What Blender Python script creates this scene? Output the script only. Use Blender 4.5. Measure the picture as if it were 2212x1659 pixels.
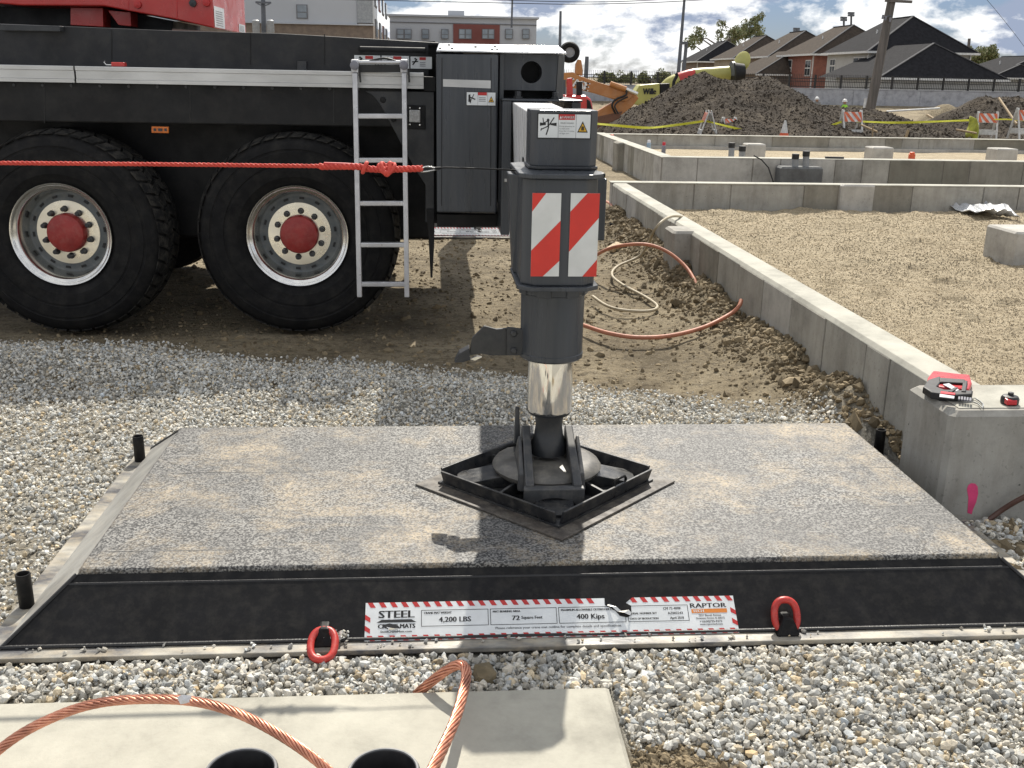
import bpy, bmesh, math, random
import numpy as np
from mathutils import Vector, Matrix, Euler
random.seed(7)
R = math.radians
for o in list(bpy.data.objects): bpy.data.objects.remove(o)
sc = bpy.context.scene
C = sc.collection

# ------------------------------------------------------------------ camera
CAM_H = 1.86
FPX, CX, CY = 2185.65, 1106.0, 829.5          # focal length and centre for a 2212 px wide frame
PITCH, ROLL, YAW = R(16.96), R(1.08), R(4.5)
_fw = Vector((math.sin(YAW)*math.cos(PITCH), math.cos(YAW)*math.cos(PITCH), -math.sin(PITCH)))
_r0 = Vector((math.cos(YAW), -math.sin(YAW), 0)); _d0 = _fw.cross(_r0)
_rt = _r0*math.cos(ROLL) - _d0*math.sin(ROLL); _dn = _r0*math.sin(ROLL) + _d0*math.cos(ROLL)
cam = bpy.data.cameras.new('camera'); cam_o = bpy.data.objects.new('camera', cam); C.objects.link(cam_o)
cam.sensor_width = 36; cam.lens = 36*FPX/2212; cam.clip_start = .05; cam.clip_end = 4000
cam_o.matrix_world = Matrix(((_rt.x, -_dn.x, -_fw.x, 0), (_rt.y, -_dn.y, -_fw.y, 0), (_rt.z, -_dn.z, -_fw.z, CAM_H), (0, 0, 0, 1)))
sc.camera = cam_o

# ------------------------------------------------------------------ sky and sun
SUN_EL, SUN_AZ = R(47.5), R(11)                     # azimuth measured from +Y towards +X
w = bpy.data.worlds.new('World'); sc.world = w; w.use_nodes = True
nt = w.node_tree; nt.nodes.clear(); N = nt.nodes.new; L = nt.links.new
out = N('ShaderNodeOutputWorld'); bg = N('ShaderNodeBackground'); bg.inputs[1].default_value = .05
sky = N('ShaderNodeTexSky'); sky.sky_type = 'NISHITA'; sky.sun_disc = False
sky.sun_elevation = SUN_EL; sky.sun_rotation = SUN_AZ; sky.altitude = 200; sky.air_density = 1.0; sky.dust_density = .6; sky.ozone_density = 1.5
tc = N('ShaderNodeTexCoord'); sep = N('ShaderNodeSeparateXYZ'); L(tc.outputs['Generated'], sep.inputs[0])
def wm(op, a, b=None, c=None):
    n = N('ShaderNodeMath'); n.operation = op
    for i, v in enumerate((a, b, c)):
        if v is None: continue
        if isinstance(v, (int, float)): n.inputs[i].default_value = v
        else: L(v, n.inputs[i])
    return n.outputs[0]
# cumulus of one size all over the sky dome, slightly flattened
mp = N('ShaderNodeMapping'); mp.inputs['Scale'].default_value = (1, 1, 1.9); mp.inputs['Location'].default_value = (2.35, .4, .12); L(tc.outputs['Generated'], mp.inputs[0])
nz = N('ShaderNodeTexNoise'); nz.inputs['Scale'].default_value = 8.5; nz.inputs['Detail'].default_value = 9; nz.inputs['Roughness'].default_value = .57; nz.inputs['Distortion'].default_value = .15; L(mp.outputs[0], nz.inputs['Vector'])
cr = N('ShaderNodeValToRGB'); cr.color_ramp.elements[0].position = .41; cr.color_ramp.elements[1].position = .475
cr.color_ramp.elements[0].color = (0, 0, 0, 1); cr.color_ramp.elements[1].color = (1, 1, 1, 1); L(nz.outputs[0], cr.inputs[0])
mp2 = N('ShaderNodeMapping'); mp2.inputs['Scale'].default_value = (1, 1, 2.2); mp2.inputs['Location'].default_value = (8.1, 4.2, 2.0); L(tc.outputs['Generated'], mp2.inputs[0])
nz2 = N('ShaderNodeTexNoise'); nz2.inputs['Scale'].default_value = 11; nz2.inputs['Detail'].default_value = 7; nz2.inputs['Roughness'].default_value = .6; L(mp2.outputs[0], nz2.inputs['Vector'])
cc = N('ShaderNodeValToRGB'); e = cc.color_ramp.elements
e[0].position = .41; e[0].color = (5.6, 6.6, 8.8, 1); e[1].position = .50; e[1].color = (18.5, 18.6, 18.5, 1); L(nz2.outputs[0], cc.inputs[0])
tn = N('ShaderNodeMix'); tn.data_type = 'RGBA'; tn.blend_type = 'MULTIPLY'; tn.inputs[0].default_value = 1; L(sky.outputs[0], tn.inputs[6]); tn.inputs[7].default_value = (.60, .70, 1.0, 1)
mx = N('ShaderNodeMix'); mx.data_type = 'RGBA'; L(cr.outputs[0], mx.inputs[0]); L(tn.outputs[2], mx.inputs[6]); L(cc.outputs[0], mx.inputs[7])
L(mx.outputs[2], bg.inputs[0]); L(bg.outputs[0], out.inputs[0])
sun = bpy.data.lights.new('sun', 'SUN'); sun.energy = 5.0; sun.angle = R(.55); sun.color = (1.0, .94, .84)
sun_o = bpy.data.objects.new('sun', sun); C.objects.link(sun_o)
sd = Vector((math.sin(SUN_AZ)*math.cos(SUN_EL), math.cos(SUN_AZ)*math.cos(SUN_EL), math.sin(SUN_EL)))
sun_o.rotation_euler = sd.to_track_quat('Z', 'Y').to_euler(); sun_o.location = sd*60
sc.view_settings.view_transform = 'Standard'; sc.view_settings.look = 'None'; sc.view_settings.gamma = 1; sc.view_settings.exposure = .38
sc.view_settings.use_curve_mapping = False
sc.render.engine = 'CYCLES'; sc.render.resolution_x = 1024; sc.render.resolution_y = 768

# ------------------------------------------------------------------ helpers
def _ray(x, y): return _fw + _rt*((x-CX)/FPX) + _dn*((y-CY)/FPX)
def at(x, y, Y):                                  # the point at depth Y seen along a direction
    d = _ray(x, y); return Vector((0, 0, CAM_H)) + d*(Y/d.y)
def gz(x, y, z=0.):                               # the point at height z
    d = _ray(x, y); return Vector((0, 0, CAM_H)) + d*((z-CAM_H)/d.z)

def _hash(ix, iy, s):
    h = (ix.astype(np.int64)*374761393 + iy.astype(np.int64)*668265263 + s*974634777) & 0xffffffff
    h = ((h ^ (h >> 13))*1274126177) & 0xffffffff
    return ((h ^ (h >> 16)) & 0xffff)/65535.
def vn(x, y, s=0):
    x = np.asarray(x, float); y = np.asarray(y, float)
    ix = np.floor(x); iy = np.floor(y); fx = x-ix; fy = y-iy; fx = fx*fx*(3-2*fx); fy = fy*fy*(3-2*fy)
    a = _hash(ix, iy, s); b = _hash(ix+1, iy, s); c = _hash(ix, iy+1, s); d = _hash(ix+1, iy+1, s)
    return (a*(1-fx)+b*fx)*(1-fy) + (c*(1-fx)+d*fx)*fy
def fbm(x, y, s=0, o=4):
    t = 0; a = .5
    for i in range(o): t = t + a*(vn(np.asarray(x)*2**i, np.asarray(y)*2**i, s+i*17)-.5); a *= .5
    return t

class MB:
    def __init__(s): s.v = []; s.f = []; s.m = []
    def add(s, vs, fs, mi=0):
        b = len(s.v); s.v += [tuple(v) for v in vs]; s.f += [tuple(b+i for i in f) for f in fs]; s.m += [mi]*len(fs); return s
    def hexa(s, p, mi=0):                          # 4 bottom + 4 top
        return s.add(p, [(3, 2, 1, 0), (4, 5, 6, 7), (0, 1, 5, 4), (1, 2, 6, 5), (2, 3, 7, 6), (3, 0, 4, 7)], mi)
    def bx(s, x0, x1, y0, y1, z0, z1, mi=0):
        return s.hexa([(x0, y0, z0), (x1, y0, z0), (x1, y1, z0), (x0, y1, z0), (x0, y0, z1), (x1, y0, z1), (x1, y1, z1), (x0, y1, z1)], mi)
    def obox(s, c, size, rot=(0, 0, 0), mi=0):
        M = Euler(rot).to_matrix(); c = Vector(c); h = [q/2 for q in size]
        return s.hexa([c + M @ Vector((a*h[0], b*h[1], d*h[2])) for d in (-1, 1) for a, b in ((-1, -1), (1, -1), (1, 1), (-1, 1))], mi)
    def bar(s, a, b, w, h, up=(0, 0, 1), mi=0):
        a = Vector(a); b = Vector(b); d = (b-a).normalized(); u = Vector(up)
        if abs(d.dot(u)) > .95: u = Vector((0, 1, 0))
        x = d.cross(u).normalized(); u = x.cross(d)
        o = [x*(-w/2)+u*(-h/2), x*(w/2)+u*(-h/2), x*(w/2)+u*(h/2), x*(-w/2)+u*(h/2)]
        return s.hexa([a+q for q in o]+[b+q for q in o], mi)
    def ext(s, poly, vec, mi=0):                   # a polygon in space pushed along vec
        n = len(poly); poly = [Vector(p) for p in poly]; vec = Vector(vec)
        return s.add(poly+[p+vec for p in poly], [tuple(range(n))[::-1], tuple(range(n, 2*n))] + [(i, (i+1) % n, n+(i+1) % n, n+i) for i in range(n)], mi)
    def tube(s, pts, r, n=8, mi=0, caps=True, up=None):
        pts = [Vector(p) for p in pts]; k = len(pts); rr = r if isinstance(r, (list, tuple)) else [r]*k
        vs = []; fs = []; prev = None
        for i, p in enumerate(pts):
            t = (pts[min(i+1, k-1)]-pts[max(i-1, 0)]).normalized()
            if prev is None:
                u = Vector((0, 0, 1)) if abs(t.z) < .9 else Vector((1, 0, 0))
                x = t.cross(u).normalized()
            else: x = (prev - t*prev.dot(t)).normalized()
            prev = x; yv = t.cross(x)
            for j in range(n):
                a = 2*math.pi*j/n; vs.append(p + (x*math.cos(a)+yv*math.sin(a))*rr[i])
        for i in range(k-1):
            for j in range(n): fs.append((i*n+j, i*n+(j+1) % n, (i+1)*n+(j+1) % n, (i+1)*n+j))
        if caps: fs.append(tuple(range(n))[::-1]); fs.append(tuple(range((k-1)*n, k*n)))
        return s.add(vs, fs, mi)
    def lathe(s, prof, o, axis='z', n=32, mi=0, ph=0):    # prof: (radius, along) ; mi int or list per ring
        o = Vector(o); vs = []; fs = []
        for r, h in prof:
            for j in range(n):
                a = 2*math.pi*j/n+ph; c, q = r*math.cos(a), r*math.sin(a)
                vs.append(o + (Vector((c, q, h)) if axis == 'z' else Vector((c, h, q)) if axis == 'y' else Vector((h, c, q))))
        b = len(s.v); s.v += [tuple(v) for v in vs]
        for i in range(len(prof)-1):
            m_ = mi[i] if isinstance(mi, (list, tuple)) else mi
            for j in range(n):
                f = (i*n+j, i*n+(j+1) % n, (i+1)*n+(j+1) % n, (i+1)*n+j)
                s.f.append(tuple(b+q for q in (f if axis != 'y' else f[::-1]))); s.m.append(m_)
        return s
    def disc(s, o, r, axis='y', n=20, mi=0, d=.003):
        o = Vector(o)
        if axis == 'y': p = [o+Vector((r*math.cos(2*math.pi*i/n), 0, r*math.sin(2*math.pi*i/n))) for i in range(n)]; return s.ext(p, (0, d, 0), mi)
        p = [o+Vector((r*math.cos(2*math.pi*i/n), r*math.sin(2*math.pi*i/n), 0)) for i in range(n)]; return s.ext(p, (0, 0, d), mi)
    def build(s, name, mats, parent=None, smooth=None, bevel=0, org=None, seg=2):
        o0 = Vector(ORG.get(parent.name, (0, 0, 0))) if parent is not None else Vector(org or (0, 0, 0))
        me = bpy.data.meshes.new(name)
        me.from_pydata([(a-o0.x, b-o0.y, c-o0.z) for a, b, c in s.v], [], s.f)
        mats = mats if isinstance(mats, (list, tuple)) else [mats]
        for m_ in mats: me.materials.append(m_)
        if len(mats) > 1: me.polygons.foreach_set('material_index', s.m)
        bm = bmesh.new(); bm.from_mesh(me); bmesh.ops.recalc_face_normals(bm, faces=bm.faces); bm.to_mesh(me); bm.free()
        if smooth:
            me.polygons.foreach_set('use_smooth', [True]*len(me.polygons)); me.set_sharp_from_angle(angle=R(smooth))
        ob = bpy.data.objects.new(name, me); C.objects.link(ob)
        if parent is not None: ob.parent = parent
        else: ob.location = o0
        ORG[ob.name] = tuple(o0)
        if bevel:
            b = ob.modifiers.new('bevel', 'BEVEL'); b.width = bevel; b.segments = seg; b.limit_method = 'ANGLE'; b.angle_limit = R(40)
        return ob
ORG = {}
def thing(name, label, cat, loc=(0, 0, 0), group=None):
    o = bpy.data.objects.new(name, None); C.objects.link(o); o.location = loc; o.empty_display_size = .1
    ORG[o.name] = tuple(loc); return tag(o, label, cat, group)
def tag(o, label=None, cat=None, group=None, kind=None):
    if label: o['label'] = label
    if cat: o['category'] = cat
    if group: o['group'] = group
    if kind: o['kind'] = kind
    return o
def copy_tree(o, parent=None):
    c = o.copy(); C.objects.link(c); c.parent = parent
    for ch in [q for q in bpy.data.objects if q.parent == o]: copy_tree(ch, c)
    return c
_fonts = {}
def text_poly(txt, size):                          # flat mesh of a word: verts (x, y), faces
    cu = bpy.data.curves.new('t', 'FONT'); cu.body = txt; cu.size = size; cu.resolution_u = 2
    ob = bpy.data.objects.new('t', cu); C.objects.link(ob)
    dg = bpy.context.evaluated_depsgraph_get(); me = bpy.data.meshes.new_from_object(ob.evaluated_get(dg))
    vs = [(v.co.x, v.co.y) for v in me.vertices]; fs = [tuple(p.vertices) for p in me.polygons]
    bpy.data.objects.remove(ob); bpy.data.curves.remove(cu); bpy.data.meshes.remove(me); return vs, fs
class Frame:                                       # a flat sheet: origin, right, up, normal
    def __init__(s, o, u, v): s.o = Vector(o); s.u = Vector(u).normalized(); s.v = Vector(v).normalized(); s.n = s.u.cross(s.v)
    def p(s, x, y, d=0): return s.o + s.u*x + s.v*y + s.n*d
    def poly(s, mb, pts, d, mi): mb.add([s.p(x, y, d) for x, y in pts], [tuple(range(len(pts)))], mi)
    def rect(s, mb, x0, x1, y0, y1, d, mi): s.poly(mb, [(x0, y0), (x1, y0), (x1, y1), (x0, y1)], d, mi)
    def frame(s, mb, x0, x1, y0, y1, t, d, mi):
        s.rect(mb, x0, x1, y0, y0+t, d, mi); s.rect(mb, x0, x1, y1-t, y1, d, mi); s.rect(mb, x0, x0+t, y0+t, y1-t, d, mi); s.rect(mb, x1-t, x1, y0+t, y1-t, d, mi)
    def text(s, mb, txt, x, y, h, d, mi, w=None, bold=0, align='l'):
        vs, fs = text_poly(txt, 1.)
        if not vs: return
        x0 = min(a for a, b in vs); x1 = max(a for a, b in vs); y0 = min(b for a, b in vs if True)
        k = h/.7; kx = k if w is None else w/(x1-x0)
        off = {'l': 0, 'c': -(x1-x0)*kx/2, 'r': -(x1-x0)*kx}[align]
        for q in ((0,) if not bold else (-bold, 0, bold)):
            mb.add([s.p(x+off+(a-x0)*kx+q, y+b*k, d+abs(q)*.02) for a, b in vs], fs, mi)
    def disc(s, mb, x, y, r, d, mi, n=14): s.poly(mb, [(x+r*math.cos(6.2832*i/n), y+r*math.sin(6.2832*i/n)) for i in range(n)], d, mi)
    def line(s, mb, a, b, t, d, mi):
        a = Vector(a); b = Vector(b); q = (b-a).normalized(); q = Vector((-q.y, q.x))*t/2
        s.poly(mb, [a-q, b-q, b+q, a+q], d, mi)

# ------------------------------------------------------------------ materials
def newmat(name):
    m = bpy.data.materials.new(name); m.use_nodes = True; t = m.node_tree; b = t.nodes['Principled BSDF']; return m, t, b
def ramp(t, fac, stops):
    n = t.nodes.new('ShaderNodeValToRGB'); e = n.color_ramp.elements
    while len(e) < len(stops): e.new(.5)
    for q, (p, c) in zip(e, stops): q.position = p; q.color = tuple(c)+((1,) if len(c) == 3 else ()) if not isinstance(c, (int, float)) else (c, c, c, 1)
    t.links.new(fac, n.inputs[0]); return n.outputs[0]
def tnoise(t, scale, detail=4, rough=.55, vec=None, kind='noise', dist=0):
    if kind == 'noise':
        n = t.nodes.new('ShaderNodeTexNoise'); n.inputs['Detail'].default_value = detail; n.inputs['Roughness'].default_value = rough; n.inputs['Distortion'].default_value = dist
    else:
        n = t.nodes.new('ShaderNodeTexVoronoi')
    n.inputs['Scale'].default_value = scale
    if vec is not None: t.links.new(vec, n.inputs['Vector'])
    return n.outputs[0]
def wpos(t, sx=1, sy=1, sz=1):
    g = t.nodes.new('ShaderNodeNewGeometry'); m = t.nodes.new('ShaderNodeMapping'); m.inputs['Scale'].default_value = (sx, sy, sz)
    t.links.new(g.outputs['Position'], m.inputs[0]); return m.outputs[0]
def mixc(t, fac, a, b, mode='MIX'):
    n = t.nodes.new('ShaderNodeMix'); n.data_type = 'RGBA'; n.blend_type = mode
    for v, i in ((fac, 0), (a, 6), (b, 7)):
        if isinstance(v, (int, float)): n.inputs[i].default_value = v
        elif isinstance(v, (tuple, list)): n.inputs[i].default_value = tuple(v)+((1,) if len(v) == 3 else ())
        else: t.links.new(v, n.inputs[i])
    return n.outputs[2]
def bumpn(t, b, h, strength=.3, dist=.01, prev=None):
    n = t.nodes.new('ShaderNodeBump'); n.inputs['Strength'].default_value = strength; n.inputs['Distance'].default_value = dist
    t.links.new(h, n.inputs['Height'])
    if prev is not None: t.links.new(prev, n.inputs['Normal'])
    t.links.new(n.outputs[0], b.inputs['Normal']); return n.outputs[0]
def pm(name, col, col2=None, scale=6, rough=.5, rvar=.12, metal=0, bump=0, bscale=60, dust=0, dcol=(.42, .38, .31), spec=.5, coat=0, lo=.38, hi=.64, sx=1, sy=1, sz=1):
    m, t, b = newmat(name); p = wpos(t, sx, sy, sz); n = tnoise(t, scale, 5, .6, p)
    c2 = col2 or tuple(q*.78 for q in col)
    c = ramp(t, n, [(lo, c2), (hi, col)])
    if dust:
        d = ramp(t, tnoise(t, scale*2.7+3, 6, .7, p), [(.45, 0.), (.8, dust)]); c = mixc(t, d, c, dcol)
    t.links.new(c, b.inputs['Base Color']); b.inputs['Metallic'].default_value = metal
    r = ramp(t, tnoise(t, scale*3.1, 4, .6, p), [(.3, max(.03, rough-rvar)), (.7, min(1, rough+rvar))]); t.links.new(r, b.inputs['Roughness'])
    b.inputs['Specular IOR Level'].default_value = spec; b.inputs['Coat Weight'].default_value = coat
    if bump: bumpn(t, b, tnoise(t, bscale, 4, .6, p), bump, .004)
    return m
def concrete(name, col, stain=.25, streak=True, pit=True):
    m, t, b = newmat(name); p = wpos(t); ps = wpos(t, 5, 5, .7)
    c = ramp(t, tnoise(t, 2.6, 8, .7, p), [(.30, tuple(q*.66 for q in col)), (.5, col), (.68, tuple(min(1, q*1.2) for q in col))])
    if streak:
        f = ramp(t, tnoise(t, 2.0, 5, .65, ps), [(.44, 0.), (.72, stain)]); c = mixc(t, f, c, (.17, .15, .12))
    f2 = ramp(t, tnoise(t, 46, 3, .6, p), [(.30, .35 if pit else .0), (.38, 0.)]); c = mixc(t, f2, c, (.12, .115, .10))       # pitting
    v = t.nodes.new('ShaderNodeTexVoronoi'); v.inputs['Scale'].default_value = 9. if pit else 5.; t.links.new(p, v.inputs['Vector'])
    f3 = ramp(t, v.outputs[0], [(.03 if pit else .012, .8), (.055 if pit else .02, 0.)]); c = mixc(t, f3, c, (.05, .048, .045))                 # bug holes
    t.links.new(c, b.inputs['Base Color']); b.inputs['Roughness'].default_value = .88; b.inputs['Specular IOR Level'].default_value = .3
    n1 = bumpn(t, b, tnoise(t, 90, 4, .65, p), .25, .004); bumpn(t, b, f3, -.4, .006, n1)
    return m
M = {}
M['black'] = pm('crane_black_paint', (.009, .0095, .0105), (.006, .006, .0068), rough=.55, dust=.03, scale=2, spec=.3)
M['deck_black'] = pm('deck_black_paint', (.016, .017, .02), (.011, .0115, .013), rough=.5, dust=.05, scale=2, spec=.35)
M['grey'] = pm('crane_grey_paint', (.056, .062, .071), (.040, .045, .052), rough=.34, dust=.14, dcol=(.20, .19, .17), scale=9, sz=.06, spec=.4)
M['dgrey'] = pm('crane_dark_grey_paint', (.024, .027, .031), (.015, .017, .02), rough=.4, dust=.08, scale=3)
M['rubber'] = pm('tyre_rubber', (.008, .008, .0085), (.006, .006, .0065), rough=.85, dust=.04, scale=3, bump=.2, bscale=80, spec=.25)
M['tread'] = pm('tyre_tread_rubber', (.014, .014, .014), (.008, .008, .008), rough=.9, dust=.16, scale=5, bump=.3, bscale=60, spec=.25)
M['chrome'] = pm('chrome_plating', (.88, .87, .84), (.80, .79, .76), rough=.12, rvar=.05, metal=1, scale=4)
M['alu'] = pm('polished_aluminium', (.74, .73, .70), (.62, .61, .58), rough=.2, rvar=.03, metal=1, scale=2)
M['alu_dull'] = pm('dull_aluminium', (.55, .55, .54), (.45, .45, .44), rough=.42, rvar=.1, metal=.85, scale=5, sx=.3)
M['alu_face'] = pm('machined_aluminium', (.82, .78, .68), (.70, .66, .56), rough=.3, rvar=.1, metal=1, scale=3)
M['steel_grey'] = pm('grey_wheel_paint', (.12, .135, .14), (.085, .095, .1), rough=.45, scale=6, dust=.25)
M['red'] = pm('crane_red_paint', (.50, .035, .028), (.42, .028, .024), rough=.33, scale=2, dust=.06)
M['hubred'] = pm('hub_red_plastic', (.30, .022, .018), (.22, .016, .014), rough=.5, scale=9, dust=.12)
M['white'] = pm('white_paint', (.78, .78, .76), (.68, .68, .66), rough=.4, scale=5)
M['decal'] = pm('decal_white', (.70, .72, .72), (.62, .64, .64), rough=.5, scale=9)
M['signred'] = pm('sign_red', (.48, .025, .022), (.42, .02, .02), rough=.45, scale=8)
M['chevred'] = pm('reflective_red', (.62, .035, .022), (.55, .03, .02), rough=.4, scale=8)
M['chevwhite'] = pm('reflective_white', (.66, .67, .65), (.58, .59, .57), rough=.38, scale=8)
M['ink'] = pm('sign_black_ink', (.012, .012, .013), rough=.6)
M['greyink'] = pm('sign_grey_ink', (.16, .16, .17), rough=.6)
M['signyel'] = pm('sign_yellow', (.70, .40, .02), rough=.5)
M['signorange'] = pm('sign_orange', (.68, .22, .03), rough=.5)
M['lens'] = pm('clear_lens', (.62, .62, .60), (.40, .40, .39), rough=.18, scale=60)
M['amber'] = pm('amber_reflector', (.60, .16, .015), (.5, .12, .01), rough=.25)
M['blacksteel'] = pm('black_coated_steel', (.009, .009, .010), (.006, .006, .0065), rough=.45, rvar=.14, dust=.05, scale=7, bump=.12, bscale=45, spec=.18)
M['padsteel'] = pm('float_pad_steel', (.022, .024, .028), (.013, .014, .016), rough=.38, rvar=.15, dust=.16, scale=6, bump=.1, bscale=70)
M['castgrey'] = pm('cast_grey_paint', (.125, .118, .105), (.08, .076, .068), rough=.48, dust=.35, scale=7, bump=.1)
M['rustplate'] = pm('rusty_plate_steel', (.075, .062, .05), (.03, .027, .025), rough=.6, dust=.35, scale=8, bump=.2)
M['ringred'] = pm('ring_red_paint', (.48, .03, .022), (.36, .022, .018), rough=.4, dust=.15, scale=18, bump=.1)
M['rope'] = pm('orange_red_rope', (.62, .07, .045), (.5, .05, .035), rough=.7, scale=40)
M['copper'] = pm('copper_strand', (.76, .36, .24), (.42, .19, .13), rough=.36, rvar=.12, metal=.85, scale=18)
M['hosetan'] = pm('tan_hose', (.42, .36, .25), (.33, .28, .19), rough=.6, scale=8)
M['hoseorange'] = pm('orange_hose', (.50, .20, .12), (.38, .15, .09), rough=.55, scale=8)
M['pvc'] = pm('black_conduit', (.02, .02, .021), (.012, .012, .013), rough=.45, scale=9)
M['pvcrim'] = pm('grey_conduit_rim', (.16, .165, .17), rough=.5)
M['pvcgrey'] = pm('grey_conduit', (.28, .29, .30), (.22, .23, .24), rough=.5)
M['tape_black'] = pm('black_tape', (.01, .01, .01), rough=.5)
M['wood'] = pm('raw_plank', (.42, .31, .18), (.28, .20, .11), rough=.75, scale=9, sx=6)
M['pink'] = pm('pink_spray_paint', (.75, .06, .20), (.6, .05, .16), rough=.7, scale=20)
M['toolred'] = pm('tool_red_plastic', (.55, .02, .03), rough=.35)
M['toolblack'] = pm('tool_black_rubber', (.014, .014, .016), rough=.55)
M['toolgrey'] = pm('tool_grey_plastic', (.22, .22, .25), rough=.4)
M['toolwhite'] = pm('tool_white_plastic', (.7, .7, .72), rough=.35)
M['capeyel'] = pm('caution_yellow', (.68, .66, .04), (.6, .58, .03), rough=.45)
M['vacyel'] = pm('machine_yellow', (.44, .42, .12), (.36, .34, .10), rough=.45, scale=1)
M['excorange'] = pm('machine_orange', (.45, .19, .05), (.36, .145, .04), rough=.45, scale=1, dust=.25)
M['hivis'] = pm('hi_vis_green', (.35, .72, .05), rough=.7)
M['hardhat'] = pm('white_hard_hat', (.75, .75, .73), rough=.35)
M['jeans'] = pm('work_trousers', (.05, .055, .07), rough=.85)
M['skin'] = pm('skin', (.35, .2, .14), rough=.55)
M['shirt'] = pm('grey_shirt', (.22, .22, .22), rough=.85)
M['barrwhite'] = pm('barricade_white_plastic', (.68, .68, .66), (.5, .5, .48), rough=.5, scale=12, dust=.2)
M['barror'] = pm('barricade_orange_stripe', (.66, .14, .05), rough=.4)
M['coneor'] = pm('cone_orange', (.70, .12, .04), rough=.5)
M['poly'] = pm('plastic_sheet', (.55, .56, .57), (.45, .46, .47), rough=.25)
M['slabc'] = concrete('equipment_pad_concrete', (.37, .355, .30), .12, False, False)
M['conc'] = concrete('foundation_concrete', (.36, .345, .31), .3)
M['concs'] = [concrete('form_panel_concrete_%s' % 'abcde'[i], c, s) for i, (c, s) in enumerate((((.36, .345, .305), .35), ((.27, .255, .215), .55), ((.43, .415, .38), .2), ((.20, .19, .155), .6), ((.33, .32, .29), .4)))]
M['conctop'] = concrete('trowelled_concrete', (.39, .38, .33), .15, False, False)
M['retain'] = concrete('retaining_concrete', (.34, .35, .38), .12)
M['fence'] = pm('black_fence_steel', (.012, .012, .013), rough=.5)
M['ridgecap'] = pm('ridge_cap_shingle', (.11, .11, .115), rough=.9, spec=.1)
M['polewood'] = pm('weathered_pole_wood', (.16, .14, .125), (.10, .09, .08), rough=.85, scale=8, sz=.1)
M['polemetal'] = pm('grey_pole_metal', (.10, .11, .13), rough=.5)
M['cutglass'] = pm('window_glass', (.05, .06, .07), (.03, .035, .04), rough=.08, rvar=.03, scale=.5)
M['sidegrey'] = pm('grey_siding', (.40, .40, .385), (.35, .35, .335), rough=.7, scale=1)
M['brick'] = pm('red_brick', (.26, .10, .07), (.19, .075, .055), rough=.85, scale=3)
M['brownbrick'] = pm('brown_brick', (.22, .17, .13), (.16, .125, .10), rough=.85, scale=2)
M['tanside'] = pm('tan_siding', (.34, .29, .22), rough=.75, scale=1)
M['trimwhite'] = pm('white_trim', (.7, .7, .68), rough=.5)
M['shingle'] = pm('dark_shingle', (.026, .026, .029), (.018, .018, .020), rough=.95, scale=4, bump=.3, bscale=8, spec=.08)
M['shinglebrown'] = pm('brown_shingle', (.075, .06, .048), (.05, .041, .034), rough=.95, scale=4, bump=.3, bscale=8, spec=.08)
M['aptgrey'] = pm('apartment_panel', (.44, .46, .49), (.40, .42, .45), rough=.7, scale=.1)
M['aptred'] = pm('apartment_red_panel', (.20, .06, .05), rough=.7, scale=.2)
M['trailer'] = pm('trailer_white', (.62, .64, .66), rough=.5, scale=.5)
M['rock'] = pm('brown_rock', (.20, .155, .09), (.12, .095, .055), rough=.9, scale=18, bump=.5, bscale=60)
# ------------------------------------------------------------------ ground
def sstep(a, b, x): t = np.clip((np.asarray(x, float)-a)/(b-a), 0, 1); return t*t*(3-2*t)
def gedge(x):                                      # how far back the white gravel reaches
    return np.interp(x, [-6, -3, -2, -1.2, -.3, .4, 1.0, 1.9, 2.4], [7.0, 6.95, 6.9, 6.45, 6.3, 6.1, 5.75, 5.35, 5.0])
def gmask(x, y):
    e = gedge(x) + .35*fbm(x*2.2, y*2.2, 5); m = 1 - sstep(-.42, .40, y-e)
    m = m*(1-.45*sstep(.04, .18, fbm(x*1.6+3, y*1.6, 31, 3))*(np.asarray(x) < -1.45))*(1-.85*np.exp(-((np.asarray(x)+1.95)/.45)**2-((np.asarray(y)-3.75)/.42)**2))    # earth showing through on the left
    dug = sstep(.0, .14, np.sqrt(((np.asarray(x)-.66)/1.0)**2+((np.asarray(y)-2.30)/.8)**2)-.15)
    return m*dug
def gh(x, y):
    x = np.asarray(x, float); y = np.asarray(y, float)
    near = (np.abs(x) < 40) & (y < 60)
    z = .035*fbm(x*1.3, y*1.3, 1) + .02*fbm(x*6, y*6, 9) + .012*fbm(x*19, y*19, 12, 2)*(y < 14)
    e = gedge(x); z = z + .07*np.exp(-((y-e+.45)/.38)**2)*(y > 4.9)*(x < 1.2) - .02*(sstep(0, .4, y-e))*(y < 14)
    z = z + (.17*np.exp(-((x-2.42)/.28)**2) + .06*np.exp(-((x-2.2)/.5)**2))*(1+1.5*fbm(x*3, y*3, 44))*sstep(4.2, 5.2, y)*(1-sstep(13, 15, y))
    z = z*near
    under = (x > -1.5) & (x < 2.3) & (y > 2.93) & (y < 4.95); z = np.where(under, np.minimum(z, -.005), z)
    slab = (x < .53) & (y < 2.72); z = np.where(slab, -.1, z)
    z = z - .25*sstep(27, 33, y)*(1-sstep(70, 72.5, y)) + 1.05*sstep(72.05, 72.4, y)
    return z
def axis(lo, a, b, hi, step, n):
    f = np.arange(a, b, step); l = a-np.geomspace(step, a-lo, n)[::-1]; h = b-step+np.geomspace(step, hi-b, n); return np.concatenate([l, f, h])
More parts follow.
